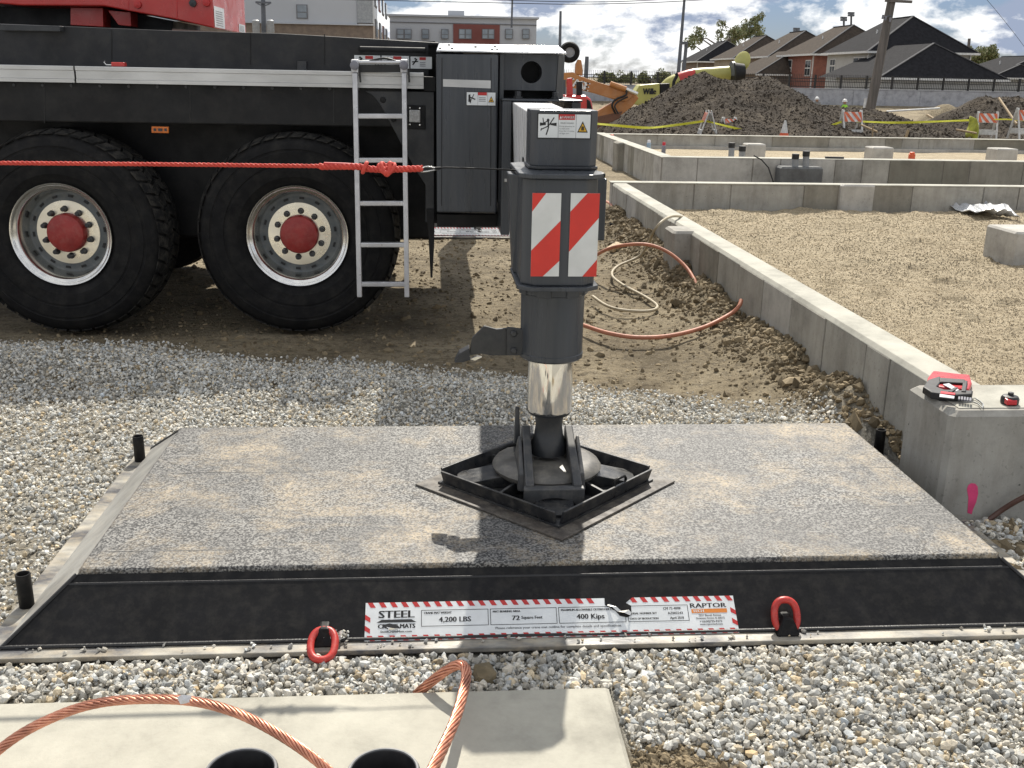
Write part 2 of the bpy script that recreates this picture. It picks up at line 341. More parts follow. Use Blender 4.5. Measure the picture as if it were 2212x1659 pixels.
def grid_mesh(name, xs, ys, zf, mat, attr=None):
    X, Y = np.meshgrid(xs, ys); Z = zf(X, Y); nx, ny = len(xs), len(ys)
    co = np.stack([X, Y, Z], -1).reshape(-1, 3).astype(np.float32)
    i = np.arange((nx-1)*(ny-1)); r = i//(nx-1); c = i % (nx-1); a = r*nx+c
    q = np.stack([a, a+1, a+nx+1, a+nx], -1).astype(np.int32)
    me = bpy.data.meshes.new(name); me.vertices.add(len(co)); me.vertices.foreach_set('co', co.ravel())
    me.loops.add(q.size); me.loops.foreach_set('vertex_index', q.ravel()); me.polygons.add(len(q))
    me.polygons.foreach_set('loop_start', np.arange(len(q), dtype=np.int32)*4); me.polygons.foreach_set('use_smooth', np.ones(len(q), bool))
    me.update(calc_edges=True); me.materials.append(mat)
    if attr is not None:
        at_ = me.attributes.new('mask', 'FLOAT', 'POINT'); at_.data.foreach_set('value', attr(X, Y).ravel().astype(np.float32))
    ob = bpy.data.objects.new(name, me); C.objects.link(ob); return ob
def earth(name, mask=False):
    m, t, b = newmat(name); p = wpos(t)
    c = ramp(t, tnoise(t, 1.1, 8, .68, p), [(.30, (.10, .08, .052)), (.5, (.25, .205, .135)), (.7, (.36, .305, .21))])
    c = mixc(t, ramp(t, tnoise(t, 17, 6, .7, p), [(.36, .75), (.52, 0.)]), c, (.075, .06, .04))
    c = mixc(t, ramp(t, tnoise(t, 60, 3, .6, p), [(.60, 0.), (.70, .6)]), c, (.46, .42, .34))
    if mask:
        a = t.nodes.new('ShaderNodeAttribute'); a.attribute_name = 'mask'
        g = ramp(t, tnoise(t, 45, 5, .7, p), [(.30, (.13, .122, .10)), (.58, (.46, .44, .385))])
        c = mixc(t, a.outputs['Fac'], c, g)
    t.links.new(c, b.inputs['Base Color']); b.inputs['Roughness'].default_value = .95; b.inputs['Specular IOR Level'].default_value = .2
    n1 = bumpn(t, b, tnoise(t, 14, 8, .72, p), .9, .05); bumpn(t, b, tnoise(t, 70, 5, .7, p), .7, .012, n1)
    return m
M['earth'] = earth('site_earth', True)
tag(grid_mesh('ground', axis(-900, -3.6, 3.2, 900, .05, 60), axis(-30, 1.7, 14, 1500, .05, 60), gh, M['earth'], gmask), kind='structure')

# loose stone: thousands of small faceted pieces in one mesh
def ico():
    bm = bmesh.new(); bmesh.ops.create_icosphere(bm, subdivisions=1, radius=1); bm.verts.index_update()
    v = np.array([q.co[:] for q in bm.verts]); f = np.array([[q.index for q in p.verts] for p in bm.faces]); bm.free(); return v, f
IV, IF = ico()
OV = np.array([(1, 0, 0), (-1, 0, 0), (0, 1, 0), (0, -1, 0), (0, 0, 1), (0, 0, -1)], float)
OF = np.array([(0, 2, 4), (2, 1, 4), (1, 3, 4), (3, 0, 4), (2, 0, 5), (1, 2, 5), (3, 1, 5), (0, 3, 5)])
def stone_mat(name, tint=(1, 1, 1)):
    m, t, b = newmat(name); a = t.nodes.new('ShaderNodeAttribute'); a.attribute_name = 'tint'
    n = ramp(t, tnoise(t, 160, 3, .6, wpos(t)), [(.3, (.8, .8, .8)), (.65, (1.05, 1.05, 1.04))])
    c = mixc(t, 1., a.outputs['Color'], n, 'MULTIPLY'); t.links.new(c, b.inputs['Base Color'])
    b.inputs['Roughness'].default_value = .86; b.inputs['Specular IOR Level'].default_value = .3
    bumpn(t, b, tnoise(t, 220, 3, .6, wpos(t)), .3, .003); return m
def stones(name, pts, rad, cols, mat, V=IV, F=IF, flat=.7, seed=1, jit=.24):
    g = np.random.default_rng(seed); n = len(pts); nv = len(V)
    q = g.normal(size=(n, 4)); q /= np.linalg.norm(q, axis=1)[:, None]; a, b_, c_, d = q.T
    Rm = np.stack([1-2*(c_*c_+d*d), 2*(b_*c_-a*d), 2*(b_*d+a*c_), 2*(b_*c_+a*d), 1-2*(b_*b_+d*d), 2*(c_*d-a*b_), 2*(b_*d-a*c_), 2*(c_*d+a*b_), 1-2*(b_*b_+c_*c_)], -1).reshape(n, 3, 3)
    s = np.stack([g.uniform(.9, 1.45, n), g.uniform(.75, 1.1, n), g.uniform(flat-.2, flat+.2, n)], -1)*rad[:, None]
    P = (V[None]*(1+g.uniform(-jit, jit, (n, nv, 1))))*s[:, None, :]
    P = np.einsum('nij,nvj->nvi', Rm, P) + pts[:, None, :]
    Fa = (F[None]+(np.arange(n)*nv)[:, None, None]).reshape(-1, 3).astype(np.int32)
    me = bpy.data.meshes.new(name); me.vertices.add(n*nv); me.vertices.foreach_set('co', P.astype(np.float32).ravel())
    me.loops.add(Fa.size); me.loops.foreach_set('vertex_index', Fa.ravel()); me.polygons.add(len(Fa)); me.polygons.foreach_set('loop_start', np.arange(len(Fa), dtype=np.int32)*3)
    me.polygons.foreach_set('use_smooth', np.zeros(len(Fa), bool)); me.update(calc_edges=True); me.materials.append(mat)
    ca = me.color_attributes.new('tint', 'FLOAT_COLOR', 'POINT'); cc_ = np.ones((n, nv, 4), np.float32); cc_[..., :3] = cols[:, None, :]; ca.data.foreach_set('color', cc_.ravel())
    ob = bpy.data.objects.new(name, me); C.objects.link(ob); return ob
def stone_cols(g, n, lo=.28, hi=.62):
    v = g.uniform(lo, hi, n)*g.choice([1., 1., 1., 1., .66], n); wm_ = g.normal(.0, .035, n)
    c = np.stack([v*(1.03+wm_), v*1.0, v*(.91-wm_*1.3)], -1); k = g.random(n) < .1; c[k] *= np.array([1.0, .86, .66]); return np.clip(c, .03, .8)
M['stone'] = stone_mat('limestone_gravel')
rg = np.random.default_rng(3)
def free(x, y):                                    # where loose stone may lie
    return ~((x > -1.43) & (x < 2.27) & (y > 2.962) & (y < 4.92)) & ~((x < .56) & (y < 2.745)) & ~((x > 2.2) & (y > 3.94)) & ~((x > 2.33) & (y > 4.3))
P_, R_ = [], []
def scatter(x0, x1, y0, y1, n, r0, r1, lift, thin=1.):
    x = rg.uniform(x0, x1, n); y = rg.uniform(y0, y1, n); k = free(x, y) & (rg.random(n) < gmask(x, y)*thin); x, y = x[k], y[k]
    r = rg.uniform(0, 1, len(x))**1.7*(r1-r0)+r0; z = gh(x, y) + rg.uniform(-.004, lift, len(x))
    P_.append(np.stack([x, y, z], -1)); R_.append(r)
scatter(-1.9, 2.6, 2.15, 3.02, 30000, .0055, .018, .022)
scatter(-1.9, 2.6, 2.15, 3.02, 14000, .003, .0065, .026)
scatter(-4.2, -1.36, 2.6, 7.2, 78000, .0035, .0135, .02)
scatter(-1.5, 2.35, 4.88, 6.9, 64000, .0035, .0125, .02)
scatter(1.9, 2.6, 2.9, 5.2, 6000, .006, .018, .02)
nx_ = 70; x = rg.uniform(-1.4, 2.2, nx_); P_.append(np.stack([x, rg.uniform(2.985, 3.03, nx_), np.full(nx_, .036)], -1)); R_.append(rg.uniform(.003, .009, nx_))
x = gz(715, 1385, .05).x+rg.normal(.02, .022, 60); P_.append(np.stack([x, rg.normal(3.03, .012, 60), .034+rg.uniform(0, .03, 60)], -1)); R_.append(rg.uniform(.003, .008, 60))
pp = np.concatenate(P_); rr_ = np.concatenate(R_)
kb = rr_ > .0078
tag(stones('gravel', pp[kb], rr_[kb], np.clip(stone_cols(rg, kb.sum())*np.where(pp[kb][:, 1] > 3.0, 1.22, 1.06)[:, None], .03, .82), M['stone'], seed=5), 'loose pale limestone gravel around the steel mat', 'gravel', kind='stuff')
tag(stones('gravel_fines', pp[~kb], rr_[~kb]*1.15, np.clip(stone_cols(rg, (~kb).sum(), .34, .66)*np.where(pp[~kb][:, 1] > 3.0, 1.18, 1.0)[:, None], .03, .82), M['stone'], OV, OF, seed=6), 'fine pale gravel chips between the larger stones around the mat', 'gravel', kind='stuff')
# clods of dug earth along the wall and stray chips on the track
P_, R_ = [], []
n = 8000; t_ = rg.uniform(0, 1, n); y = 4.3+t_*9.2; x = 2.37-np.abs(rg.normal(0, .2, n)); r = rg.gamma(1.0, .0062, n)+.004; r = np.minimum(r, .055)
P_.append(np.stack([x, y, gh(x, y)+r*.25], -1)); R_.append(r)
n = 9000; x = rg.uniform(-3, 2.3, n); y = rg.uniform(5.6, 14, n); r = rg.gamma(1.2, .005, n)+.004; P_.append(np.stack([x, y, gh(x, y)], -1)); R_.append(np.minimum(r, .04))
n = 3000; x = rg.uniform(.56, 1.05, n); y = rg.uniform(2.1, 2.62, n); k = gmask(x, y) < .6; x, y = x[k], y[k]; r = rg.gamma(1.1, .0035, len(x))+.0025; P_.append(np.stack([x, y, gh(x, y)], -1)); R_.append(np.minimum(r, .03))
n = 260; x = rg.uniform(2.2, 2.55, n); y = rg.uniform(3.2, 3.9, n); r = rg.gamma(1.4, .01, n)+.006; P_.append(np.stack([x, y, gh(x, y)], -1)); R_.append(np.minimum(r, .04))
pc = np.concatenate(P_); rc = np.concatenate(R_); v = rg.uniform(.5, 1.25, len(pc))[:, None]
M['clod'] = stone_mat('earth_clod')
tag(stones('earth_clods', pc, rc, np.clip(np.array([.235, .185, .115])*v, .03, .6), M['clod'], seed=8, flat=.75, jit=.32), 'crumbled brown earth clods heaped along the foundation wall', 'earth', kind='stuff')
# pea gravel inside the foundation
def fill_h(x, y):
    x = np.asarray(x, float); y = np.asarray(y, float)
    return .16 + .20*np.exp(-((x-2.5)/.9)**2)*(1-sstep(5.5, 9, y)) + .06*fbm(x*1.1, y*2.4, 61, 3) + .12*fbm(x*2.6, y*5.5, 66, 3) + .05*fbm(x*9, y*17, 71, 2)
def pea(name):
    m, t, b = newmat(name); p = wpos(t)
    c = ramp(t, tnoise(t, 120, 4, .75, p), [(.30, (.15, .115, .07)), (.46, (.42, .345, .23)), (.62, (.58, .50, .36)), (.74, (.70, .64, .51))])
    c = mixc(t, ramp(t, tnoise(t, 3.0, 5, .6, wpos(t, 1, 2.2, 1)), [(.35, .35), (.55, 0.)]), c, (.20, .155, .095))
    t.links.new(c, b.inputs['Base Color']); b.inputs['Roughness'].default_value = .92; b.inputs['Specular IOR Level'].default_value = .25
    n1 = bumpn(t, b, tnoise(t, 80, 3, .7, p), .9, .02); bumpn(t, b, tnoise(t, 22, 4, .7, wpos(t, 1, 1.8, 1)), .8, .04, n1); return m
M['pea'] = pea('pea_gravel')
tag(grid_mesh('gravel_bed', np.concatenate([np.arange(2.47, 7.5, .04), np.arange(7.5, 16, .25)]), np.concatenate([np.arange(4.3, 10, .03), np.arange(10, 13.72, .05)]), fill_h, M['pea']), kind='structure')
n = 52000; y = 4.5+rg.uniform(0, 1, n)**.8*9.1; x = 2.56+rg.uniform(0, 1, n)**.9*(1.6+(y-4.5)*.62); r = rg.uniform(.0035, .0062, n)*(1+(y-4.5)*.06)
v = (rg.uniform(.68, 1.18, n)*(.85+1.1*fbm(x*1.3, y*2.8, 91, 3)))[:, None]
tag(stones('pea_gravel', np.stack([x, y, fill_h(x, y)+.002], -1), r, np.clip(np.array([.54, .455, .325])*v, .03, .85), M['stone'], OV, OF, seed=9), 'small tan pea gravel lying inside the foundation', 'gravel', kind='stuff')
# second bay, between the middle and the rear cross walls
tag(grid_mesh('gravel_bed', np.arange(4.1, 26, .35), np.arange(18.2, 25.5, .2), lambda x, y: .2+.05*fbm(x, y*2, 77), M['pea']), kind='structure')

# ------------------------------------------------------------------ steel crane mat
MX0, MX1, MY0, MY1, MZ = -1.228, 2.064, 3.228, 4.692, .215
BX, BB = .2, .03                                  # run of the bevelled sides, top of the base flange
def mat_top_material():
    m, t, b = newmat('mat_grit_coating'); p = wpos(t)
    c = ramp(t, tnoise(t, 128, 2, .55, p), [(.42, (.010, .010, .011)), (.485, (.07, .07, .069)), (.575, (.25, .245, .23))])
    d = ramp(t, tnoise(t, 2.6, 6, .65, p), [(.35, .55), (.62, 0.)]); c = mixc(t, d, c, (.07, .069, .068))
    s = ramp(t, tnoise(t, 2.6, 9, .72, wpos(t, 1.1, 1.3, 1), dist=.4), [(.48, 0.), (.58, .4), (.70, .95)])
    s2 = t.nodes.new('ShaderNodeMath'); s2.operation = 'MULTIPLY'; t.links.new(s, s2.inputs[0])
    t.links.new(ramp(t, tnoise(t, 90, 3, .6, p), [(.40, .2), (.55, 1.)]), s2.inputs[1])
    c = mixc(t, s2.outputs[0], c, (.40, .325, .22))
    sc_ = ramp(t, tnoise(t, 9, 3, .5, wpos(t, .35, 7, 1), dist=.6), [(.66, 0.), (.72, .35)]); c = mixc(t, sc_, c, (.36, .35, .33))
    t.links.new(c, b.inputs['Base Color']); b.inputs['Roughness'].default_value = .62; b.inputs['Specular IOR Level'].default_value = .45
    bumpn(t, b, tnoise(t, 150, 2, .6, p), .5, .004); return m
M['grit'] = mat_top_material()
M['flange'] = pm('dusty_flange_steel', (.36, .34, .29), (.07, .07, .075), rough=.5, rvar=.2, dust=.6, dcol=(.50, .41, .27), scale=6, lo=.40, hi=.60, sx=.5, bump=.3, bscale=90)
mat = thing('crane_mat', 'large black steel crane mat with speckled grit top under the outrigger jack', 'crane mat', ((MX0+MX1)/2, (MY0+MY1)/2, 0), 'steel crane mats')
MB().bx(MX0, MX1, MY0, MY1, .16, MZ).build('top_plate', M['grit'], mat, bevel=.012, seg=3)
zb = BB+.002
def slope(a, b, c, d, name='bevel_side', m=None):  # a,b top edge; c,d bottom edge
    n_ = (Vector(b)-Vector(a)).cross(Vector(d)-Vector(a)).normalized(); n_ = n_ if n_.z > 0 else -n_
    return MB().ext([a, b, c, d], n_*-.02).build(name, m or M['blacksteel'], mat)
tz = MZ-.018
corners_t = [(MX0-.003, MY0-.003, tz), (MX1+.003, MY0-.003, tz), (MX1+.003, MY1+.003, tz), (MX0-.003, MY1+.003, tz)]
corners_b = [(MX0-BX, MY0-BX, zb), (MX1+BX, MY0-BX, zb), (MX1+BX, MY1+BX, zb), (MX0-BX, MY1+BX, zb)]
M['bevelgrey'] = pm('dusty_sunlit_bevel_steel', (.34, .335, .31), (.22, .215, .2), rough=.45, dust=.5, scale=6)  # left bevel only: dust, plus its sunlit paleness put into the colour
for i in range(4):
    j = (i+1) % 4; slope(corners_t[i], corners_t[j], corners_b[j], corners_b[i], m=M['bevelgrey'] if i == 3 else None)
# weld beads along the slope edges
M['weld'] = pm('weld_bead', (.016, .016, .017), rough=.5, bump=.6, bscale=120)
wb = MB()
wb.tube([(MX0-.03, MY0-.026, tz-.024), (MX1+.03, MY0-.026, tz-.024)], .006, 6)
wb.tube([(MX0-BX, MY0-BX+.004, zb+.004), (MX1+BX, MY0-BX+.004, zb+.004)], .007, 6)
for i in range(4): wb.tube([corners_t[i], corners_b[i]], .007, 6)
wb.build('weld_bead', M['weld'], mat, smooth=40)
M['seam'] = pm('ground_weld_seam', (.05, .05, .05), (.14, .14, .135), rough=.6, scale=7, lo=.35, hi=.6)
for y_, a_, c_ in ((3.36, MX0+.05, MX0+.75), (3.66, 1.3, MX1-.02), (4.10, MX0+.06, MX0+.7), (4.08, 1.5, MX1-.02)): MB().bx(a_, c_, y_-.002, y_+.002, MZ-.002, MZ+.0007).build('plate_seam', M['seam'], mat)
F0 = MX0-BX-.06; F1 = MX1+BX+.06; G0 = MY0-BX-.055; G1 = MY1+BX+.055
for a in ((F0, F1, G0, MY0-BX+.02), (F0, F1, MY1+BX-.02, G1), (F0, MX0-BX+.02, MY0-BX+.02, MY1+BX-.02), (MX1+BX-.02, F1, MY0-BX+.02, MY1+BX-.02)):
    MB().bx(a[0], a[1], a[2], a[3], .012, BB).build('flange', M['flange'], mat, bevel=.003)
for x, y in ((MX0-BX-.012, 4.73), (MX0-BX-.02, 3.315), (MX1+BX+.012, 4.74), (MX1+BX+.02, 3.315)):
    b_ = MB(); b_.lathe([(.0, .0), (.024, .0), (.0255, .002), (.0255, .125), (.024, .128), (.0205, .128), (.0195, .126), (.0195, .02), (0, .02)], (x, y, BB), n=20)
    b_.build('stake_tube', M['blacksteel'], mat, smooth=40)
# lifting rings
def oval(cx, cy, cz, w_, h_, tilt, n=28):          # closed oval standing in XZ, leaned about X
    pts = []
    for i in range(n+1):
        a = 2*math.pi*i/n; x = (w_/2)*math.copysign(abs(math.cos(a))**.85, math.cos(a)); z = (h_/2)*math.copysign(abs(math.sin(a))**.85, math.sin(a))
        pts.append(Vector((cx+x, cy+math.sin(tilt)*z, cz+math.cos(tilt)*z)))
    return pts
ly = MY0-BX-.005
for px_, up in ((700, False), (1716, True)):
    x = gz(px_, 1395, .03).x
    lug = MB()
    lug.ext([(x-.042, ly-.03, BB), (x+.042, ly-.03, BB), (x+.026, ly-.018, .07), (x+.015, ly-.006, .09), (x-.015, ly-.006, .09), (x-.026, ly-.018, .07)], (0, .05, 0))
    lug.tube([(x-.026, ly+.012, .058), (x+.026, ly+.012, .058)], .02, 10)
    lo = lug.build('lifting_lug', M['blacksteel'], mat, bevel=.006)
    rb = MB()
    rb.tube(oval(x, ly+(.02 if up else -.047), .085 if up else .054, .08, .108 if up else .118, R(30) if up else R(66)), .0125, 12, caps=False)
    rb.build('ring', M['ringred'], lo, smooth=60)
# nameplate on the front slope
vs_ = Vector((0, MY0-corners_b[0][1], tz-zb)).normalized(); nn = Vector((1, 0, 0)).cross(vs_)
p0 = Vector((0, corners_b[0][1], zb))
def onslope(x, y):
    d = _ray(x, y); o = Vector((0, 0, CAM_H)); return o + d*((p0-o).dot(nn)/d.dot(nn))
LB, RB, LT = onslope(787, 1391), onslope(1598, 1376), onslope(790, 1308)
PW = RB.x-LB.x; PH = (onslope(1190, 1300)-onslope(1190, 1384)).length
fr = Frame(Vector((LB.x, LB.y, LB.z)) + vs_*.008, (1, 0, 0), vs_); PH *= .97
np_ = MB(); d0 = .0035
np_.ext([fr.p(0, 0, .0005), fr.p(PW, 0, .0005), fr.p(PW, PH, .0005), fr.p(0, PH, .0005)], fr.n*.003, 0)
def U(x): return x/1610*PW                        # plate drawn on a 1610 x 180 sheet
def V_(y): return y/180*PH
nst = 34; sw = 1610/nst
for i in range(nst):
    for y0, y1 in ((0, 24), (156, 180)):
        a = i*sw+8; 
        if y0 > 0 and 980 < a < 1105: continue
        fr.poly(np_, [(U(a+14), V_(y0)), (U(min(a+14+22, 1610)), V_(y0)), (U(a+22), V_(y1)), (U(a), V_(y1))], d0+.0006, 1)
for y in (48, 100):
    fr.poly(np_, [(U(0), V_(y)), (U(22), V_(y-14)), (U(22), V_(y+8)), (U(0), V_(y+24))], d0+.0006, 1)
    fr.poly(np_, [(U(1588), V_(y)), (U(1610), V_(y-14)), (U(1610), V_(y+8)), (U(1588), V_(y+24))], d0+.0006, 1)
dt = d0+.0008
fr.text(np_, 'STEEL', U(58), V_(106), V_(35), dt, 2, U(150), U(2.2))
fr.poly(np_, [(U(48), V_(84)), (U(218), V_(84)), (U(196), V_(98)), (U(70), V_(98))], dt, 2)
fr.text(np_, 'CRANE MATS', U(56), V_(57), V_(20), dt, 2, U(156), U(1.6))
fr.text(np_, 'SteelCraneMats.com', U(66), V_(37), V_(10), dt, 2, U(132), U(.5))
boxes = [(238, 526), (534, 822), (830, 1122), (1132, 1400)]
for a, b_ in boxes: fr.frame(np_, U(a), U(b_), V_(62), V_(140), U(2.4), dt, 2)
for (a, b_), tx in zip(boxes, ('CRANE MAT WEIGHT', 'MAT BEARING AREA', 'MAXIMUM ALLOWABLE OUTRIGGER LOAD')): fr.text(np_, tx, U(a+12), V_(121), V_(10), dt, 2, U(118 if a < 800 else 250), U(.7))
fr.text(np_, '4,200 LBS', U(382), V_(82), V_(24), dt, 2, U(136), U(1.2), 'c')
fr.text(np_, '72', U(628), V_(83), V_(22), dt, 2, U(32), U(1.2)); fr.text(np_, 'Square Feet', U(668), V_(88), V_(14), dt, 2, U(90), U(.7))
fr.text(np_, '400 Kips', U(968), V_(82), V_(24), dt, 2, U(120), U(1.2), 'c')
fr.text(np_, 'SERIAL NUMBER SET', U(1142), V_(98), V_(9), dt, 2, U(118), U(.6)); fr.text(np_, 'DATE OF PRODUCTION', U(1142), V_(73), V_(9), dt, 2, U(122), U(.6))
fr.text(np_, 'CM 72-400K', U(1370), V_(118), V_(12), dt, 2, U(80), U(.4), 'r'); fr.text(np_, 'AZ002243', U(1374), V_(95), V_(12), dt, 2, U(66), U(.4), 'r'); fr.text(np_, 'April 2018', U(1376), V_(72), V_(12), dt, 2, U(60), U(.4), 'r')
fr.text(np_, 'Please reference your crane mat outline for complete details and specifications.', U(555), V_(42), V_(11), dt, 3, U(545), U(.4))
fr.text(np_, 'RAPTOR', U(1412), V_(124), V_(22), dt, 2, U(160), U(1.2)); fr.rect(np_, U(1414), U(1572), V_(98), V_(118), dt, 4); fr.text(np_, 'TECH', U(1420), V_(102), V_(13), dt+.0006, 0, U(48), U(.8))
for k, (tx, y, w_) in enumerate((('2031 Biscuit Avenue', 82, 100), ('Downers Grove, IL 60515', 68, 126), ('+1(630)725-9373', 52, 98), ('www.raptortech.com', 39, 100))): fr.text(np_, tx, U(1493), V_(y), V_(10), dt, 3 if k != 2 else 2, U(w_), U(.4), 'c')
# torn corner: bare steel with the metal curled down
fr.poly(np_, [(U(1036), V_(181)), (U(1160), V_(181)), (U(1128), V_(154)), (U(1150), V_(140)), (U(1148), V_(96)), (U(1128), V_(84)), (U(1096), V_(92)), (U(1078), V_(118)), (U(1036), V_(146))], dt+.001, 5)
np_.add([fr.p(U(1040), V_(148), .004), fr.p(U(1062), V_(132), .016), fr.p(U(1086), V_(112), .008), fr.p(U(1112), V_(100), .02), fr.p(U(1140), V_(90), .012), fr.p(U(1150), V_(106), .004), fr.p(U(1136), V_(116), .014), fr.p(U(1104), V_(116), .006), fr.p(U(1084), V_(132), .014), fr.p(U(1056), V_(150), .006)], [(0, 1, 8, 9), (1, 2, 7, 8), (2, 3, 6, 7), (3, 4, 5, 6)], 6)
fr.poly(np_, [(U(72), V_(72)), (U(104), V_(80)), (U(140), V_(70)), (U(150), V_(54)), (U(122), V_(58)), (U(96), V_(52))], dt+.001, 2)
np_.add([fr.p(U(84), V_(66), .004), fr.p(U(108), V_(58), .009), fr.p(U(140), V_(52), .004), (fr.p(U(130), V_(46), .008)), fr.p(U(98), V_(48), .003)], [(0, 1, 2, 3, 4)], 6)
np_.build('nameplate', [M['decal'], M['signred'], M['ink'], M['greyink'], M['signorange'], M['blacksteel'], M['alu']], mat)
# the matching mat under the far outrigger
far_mat = copy_tree(mat)
far_mat.location = (2.206-(F1-(MX0+MX1)/2), 12.04-(G0-(MY0+MY1)/2), -.02)
tag(far_mat, 'black steel crane mat lying on the dirt beyond the crane chassis', 'crane mat', 'steel crane mats')

# ------------------------------------------------------------------ float pad and its plate
PXC, PYC = .462, 3.93
def diamond(h, z): return [(PXC-h, PYC, z), (PXC, PYC-h, z), (PXC+h, PYC, z), (PXC, PYC+h, z)]
tag(MB().ext(diamond(.55, MZ+.001), (0, 0, .009)).build('steel_plate', M['rustplate'], None, org=(PXC, PYC, MZ), bevel=.002),
    'thin rusty square steel plate between the float pad and the mat', 'plate')
pad = thing('float_pad', 'black square outrigger float pad with raised rim, set cornerwise', 'outrigger pad', (PXC, PYC, MZ+.01))
zp = MZ+.0105
b_ = MB(); h = .455; b_.ext(diamond(h, zp), (0, 0, .008)); b_.build('tray', M['padsteel'], pad)
d0_ = diamond(h-.01, zp+.008); d1_ = diamond(h+.012, zp+.062)
for i in range(4):
    j = (i+1) % 4; a0, a1 = Vector(d0_[i]), Vector(d0_[j]); b0, b1 = Vector(d1_[i]), Vector(d1_[j])
    e_ = (a1-a0).normalized(); k = .03
    inn = (Vector((PXC, PYC, 0))-(a0+a1)/2); inn.z = 0; inn = inn.normalized()
    MB().ext([a0+e_*k*.6, a1-e_*k*.6, b1-e_*k, b0+e_*k], inn*.012).build('rim', M['padsteel'], pad, bevel=.003)
for i in range(4):                                 # gussets from the boss to the rim
    a = math.pi/2*i; dx, dy = math.cos(a), math.sin(a); r0, r1 = .12, h-.08; nx, ny = -dy, dx
    wv = .075
    MB().hexa([(PXC+dx*r0-nx*wv, PYC+dy*r0-ny*wv, zp+.008), (PXC+dx*r1-nx*wv, PYC+dy*r1-ny*wv, zp+.008), (PXC+dx*r1+nx*wv, PYC+dy*r1+ny*wv, zp+.008), (PXC+dx*r0+nx*wv, PYC+dy*r0+ny*wv, zp+.008),
               (PXC+dx*r0-nx*wv, PYC+dy*r0-ny*wv, zp+.075), (PXC+dx*r1-nx*wv, PYC+dy*r1-ny*wv, zp+.02), (PXC+dx*r1+nx*wv, PYC+dy*r1+ny*wv, zp+.02), (PXC+dx*r0+nx*wv, PYC+dy*r0+ny*wv, zp+.075)]).build('gusset', M['padsteel'], pad, bevel=.003)
for a in (math.pi/4+.0, math.pi*.75, math.pi*1.25, math.pi*1.75):
    dx, dy = math.cos(a), math.sin(a)
    MB().bar((PXC+dx*.12, PYC+dy*.12, zp+.05), (PXC+dx*.3, PYC+dy*.3, zp+.018), .012, .05).build('rib', M['padsteel'], pad)
b_ = MB(); b_.lathe([(0, .03), (.14, .03), (.2, .045), (.222, .066), (.228, .08), (.218, .095), (.18, .107), (.12, .115), (.10, .116), (0, .116)], (PXC, PYC+.01, zp), n=40)
b_.build('dome', M['castgrey'], pad, smooth=40)
hx = Vector((PXC+.455*.62, PYC-.455*.38+.012, zp+.01)); e_ = Vector((.7071, .7071, 0))
MB().tube([hx-e_*.04, hx-e_*.04+Vector((0, 0, .06)), hx-e_*.03+Vector((0, 0, .072)), hx+e_*.03+Vector((0, 0, .072)), hx+e_*.04+Vector((0, 0, .06)), hx+e_*.04], .0062, 8).build('handle', M['blacksteel'], pad, smooth=50)
# cradle that clips the jack's ball end
cz0 = zp+.10
cb = MB()
for s in (-1, 1):
    x0 = PXC+s*.078; x1 = PXC+s*.112
    cb.hexa([(x0, PYC-.268, cz0-.075), (x1+s*.004, PYC-.268, cz0-.075), (x1, PYC+.10, cz0-.01), (x0, PYC+.10, cz0-.01), (x0, PYC-.262, cz0-.002), (x1, PYC-.262, cz0-.002), (x1-s*.006, PYC+.03, cz0+.145), (x0-s*.006, PYC+.03, cz0+.145)])
    cb.hexa([(x1, PYC-.2, cz0-.06), (x1+s*.026, PYC-.19, cz0-.06), (x1+s*.026, PYC+.07, cz0-.02), (x1, PYC+.07, cz0-.02), (x1, PYC-.19, cz0+.015), (x1+s*.02, PYC-.18, cz0+.01), (x1+s*.014, PYC-.03, cz0+.12), (x1, PYC-.03, cz0+.12)])
pts = [(PXC-.12, PYC-.285, cz0-.012), (PXC+.12, PYC-.285, cz0-.012), (PXC+.12, PYC-.285, cz0-.1), (PXC+.098, PYC-.285, cz0-.105)]
pts += [(PXC+.09*math.cos(a), PYC-.285, cz0-.098+.045*math.sin(a)) for a in np.linspace(.15, math.pi-.15, 11)] + [(PXC-.098, PYC-.285, cz0-.105), (PXC-.12, PYC-.285, cz0-.1)]
cb.ext(pts, (0, .03, .004)); cb.hexa([(PXC-.08, PYC-.26, cz0-.06), (PXC+.08, PYC-.26, cz0-.06), (PXC+.08, PYC+.05, cz0-.03), (PXC-.08, PYC+.05, cz0-.03), (PXC-.08, PYC-.26, cz0-.03), (PXC+.08, PYC-.26, cz0-.03), (PXC+.08, PYC+.05, cz0+.0), (PXC-.08, PYC+.05, cz0+.0)])
cb.build('cradle', pm('cradle_grey', (.05, .052, .055), (.036, .037, .039), rough=.45, dust=.2, scale=6), pad, bevel=.005)
MB().hexa([(PXC-.135, PYC+.06, cz0-.0), (PXC-.105, PYC+.06, cz0), (PXC-.105, PYC+.1, cz0), (PXC-.135, PYC+.1, cz0), (PXC-.128, PYC+.1, cz0+.2), (PXC-.112, PYC+.1, cz0+.2), (PXC-.112, PYC+.115, cz0+.2), (PXC-.128, PYC+.115, cz0+.2)]).build('latch', M['dgrey'], pad, bevel=.004)
MB().tube([(PXC-.2, PYC+.03, cz0+.035), (PXC-.165, PYC+.04, cz0+.05), (PXC-.1, PYC+.05, cz0+.055)], .008, 7).build('pin', M['blacksteel'], pad, smooth=50)

